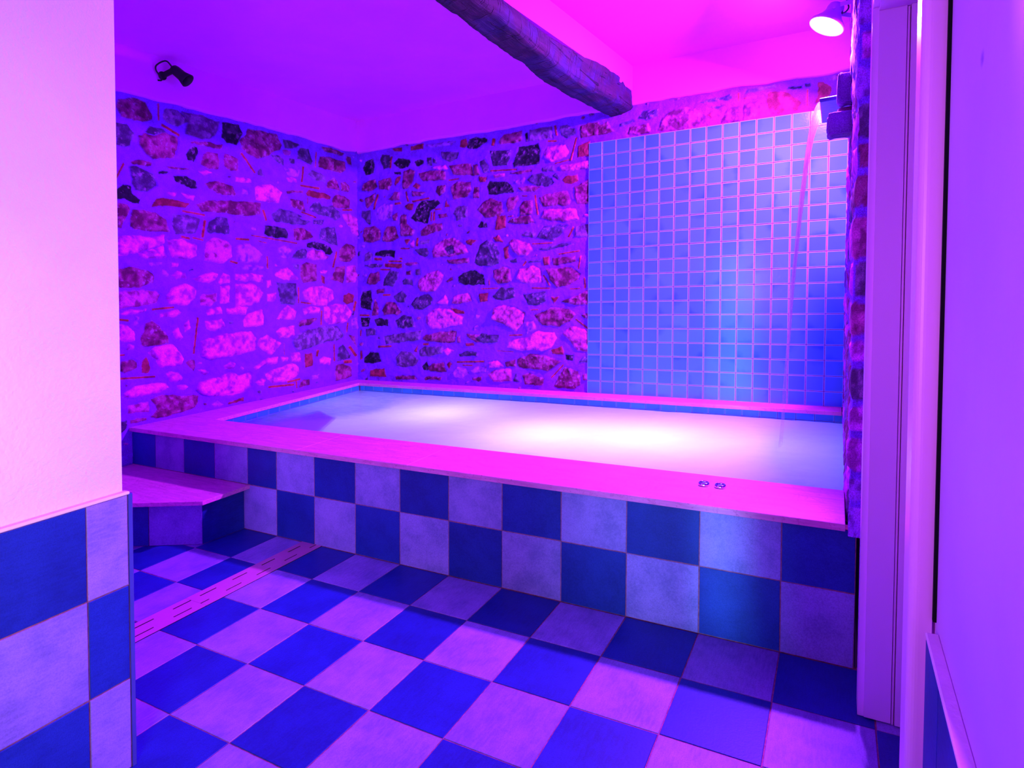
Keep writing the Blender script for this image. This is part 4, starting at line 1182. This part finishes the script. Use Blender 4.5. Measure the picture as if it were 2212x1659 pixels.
# unlit black spotlight on the left plaster band
LQ = Vector((-2.205, 0.30, 2.985)); bx_ = Vector((0.50, 0.28, -0.50)).normalized()
l2 = thing('spotlight', 'small black unlit spotlight on the plaster at upper left', 'spotlight', (-2.285, 0.25, 2.99))
mb = MB(); mb.lathe([(0.0001, -0.062), (0.020, -0.060), (0.030, -0.050), (0.034, -0.030), (0.036, 0.030), (0.050, 0.080), (0.047, 0.080), (0.034, 0.034)], LQ, bx_, 36)
mb.build('lamp_head', ['black_metal'], l2, smooth=True)
mb = MB(); mb.lathe([(0.034, 0.036), (0.02, 0.040), (0.0001, 0.042)], LQ, bx_, 30); mb.build('lens', ['chrome'], l2, smooth=True)
mb = MB(); mb.bar(Vector((-2.29, 0.235, 2.965)), LQ - bx_*0.035 + Vector((0.0, -0.02, -0.01)), 0.016, 0.034); mb.build('bracket', ['black_metal'], l2)
mb = MB(); mb.lathe([(0.0001, 0), (0.030, 0), (0.030, 0.008), (0.0001, 0.010)], (-2.289, 0.23, 2.962), (1, 0, 0), 26); mb.build('wall_plate', ['black_metal'], l2)
mb = MB(); mb.tube([LQ - bx_*0.055, LQ - bx_*0.075 + Vector((-0.005, -0.03, 0.03)), Vector((-2.262, 0.18, 3.02)), Vector((-2.268, 0.175, 2.985)), Vector((-2.268, 0.205, 2.945)), Vector((-2.272, 0.215, 2.925)), Vector((-2.283, 0.196, 2.922))], 0.0055, 8)
mb.build('cable', ['black_metal'], l2, smooth=True)

# ------------------------------------------------------------------ lights
def area(name, loc, direction, size, power, color, shape='DISK', size_y=None, spread=180, parent=None):
    L = bpy.data.lights.new(name, 'AREA'); L.shape = shape; L.size = size
    if size_y: L.size_y = size_y
    L.energy = power; L.color = color; L.spread = math.radians(spread)
    o = bpy.data.objects.new(name, L); COL.objects.link(o)
    o.location = S(loc); o.rotation_euler = Vector(direction).to_track_quat('-Z', 'Y').to_euler()
    if parent is not None: o.parent = parent; o.location = S(loc) - Vector(parent['_o'])
    return o
area('spotlight_beam', LP + ax*0.022, ax, 0.12, 440.0, (0.43, 0.050, 1.0), parent=lamp)
gl_ = bpy.data.lights.new('spotlight_spill', 'POINT'); gl_.energy = 36.0; gl_.color = (0.42, 0.20, 1.0); gl_.shadow_soft_size = 0.05
go = bpy.data.objects.new('spotlight_spill', gl_); COL.objects.link(go); go.parent = lamp; go.location = S(LP + ax*0.085) - Vector(lamp['_o'])
# white light from the corridor behind the camera, from added, unseen lights
area('corridor_fill', (1.90, -3.30, 1.05), (-0.80, 0.72, -0.02), 0.5, 15.0, (1.0, 0.92, 1.0), 'RECTANGLE', 0.9, 90)  # unseen source, lights the left entrance wall
area('corridor_fill', (0.70, -3.60, 1.50), (1.40, 2.60, -0.15), 0.4, 2.8, (1.0, 0.36, 1.0), 'RECTANGLE', 0.8, 50)  # added fill to brighten the door jambs and right corridor wall
area('stripe_light', (2.00, -3.75, 0.95), (-0.445, 3.75, -0.10), 0.03, 0.8, (0.22, 0.75, 1.0), 'RECTANGLE', 1.7, 5.0)  # added narrow light for the pale stripe on the pool front
area('stripe_glow_fill', (2.00, -3.75, 0.75), (-0.72, 3.75, -0.25), 0.03, 2.0, (0.30, 0.60, 1.0), 'RECTANGLE', 1.2, 18.0)  # added wider light for the soft glow left of the stripe
for x, y, p in ((-0.75, 1.45, 6.5), (0.30, 1.10, 7.5), (0.95, 1.25, 8.0), (-1.35, 0.85, 2.2), (1.50, 1.3, 2.0), (-1.75, 1.6, 2.2)):
    area('underwater_lamp', (x, y, -0.12), (0, 0, 1), 0.22, p*0.85, (0.80, 0.72, 1.0))

w = bpy.data.worlds.new('World'); SC.world = w; w.use_nodes = True
w.node_tree.nodes['Background'].inputs[0].default_value = (0.30, 0.02, 1.0, 1)
w.node_tree.nodes['Background'].inputs[1].default_value = 0.04

# ------------------------------------------------------------------ camera
cd = bpy.data.cameras.new('camera'); cam = bpy.data.objects.new('camera', cd); COL.objects.link(cam)
rt = Vector((0.888986, 0.457011, -0.02906)); up = Vector((0.01337, 0.03753, 0.999206)); bk = Vector((0.457739, -0.888669, 0.027254))
mw = Matrix(((rt.x, up.x, bk.x, 2.01336), (rt.y, up.y, bk.y, -2.40542), (rt.z, up.z, bk.z, 1.39510), (0, 0, 0, 1)))
cam.matrix_world = mw
cd.sensor_fit = 'HORIZONTAL'; cd.sensor_width = 36.0; cd.lens = 36.0*1306.0/2212.0
cd.shift_x = -(1137.85-1106.0)/2212.0; cd.shift_y = -(829.5-658.23)/2212.0
cd.clip_start = 0.02; cd.clip_end = 50
SC.camera = cam
SC.view_settings.view_transform = 'Standard'; SC.view_settings.look = 'None'
SC.view_settings.exposure = 0.0; SC.view_settings.gamma = 1.0; SC.view_settings.use_curve_mapping = False
SC.cycles.max_bounces = 10; SC.cycles.diffuse_bounces = 6; SC.cycles.transparent_max_bounces = 12
SC.cycles.use_denoising = True; SC.cycles.sample_clamp_indirect = 6.0
for o in SC.objects:
    if '_o' in o: del o['_o']
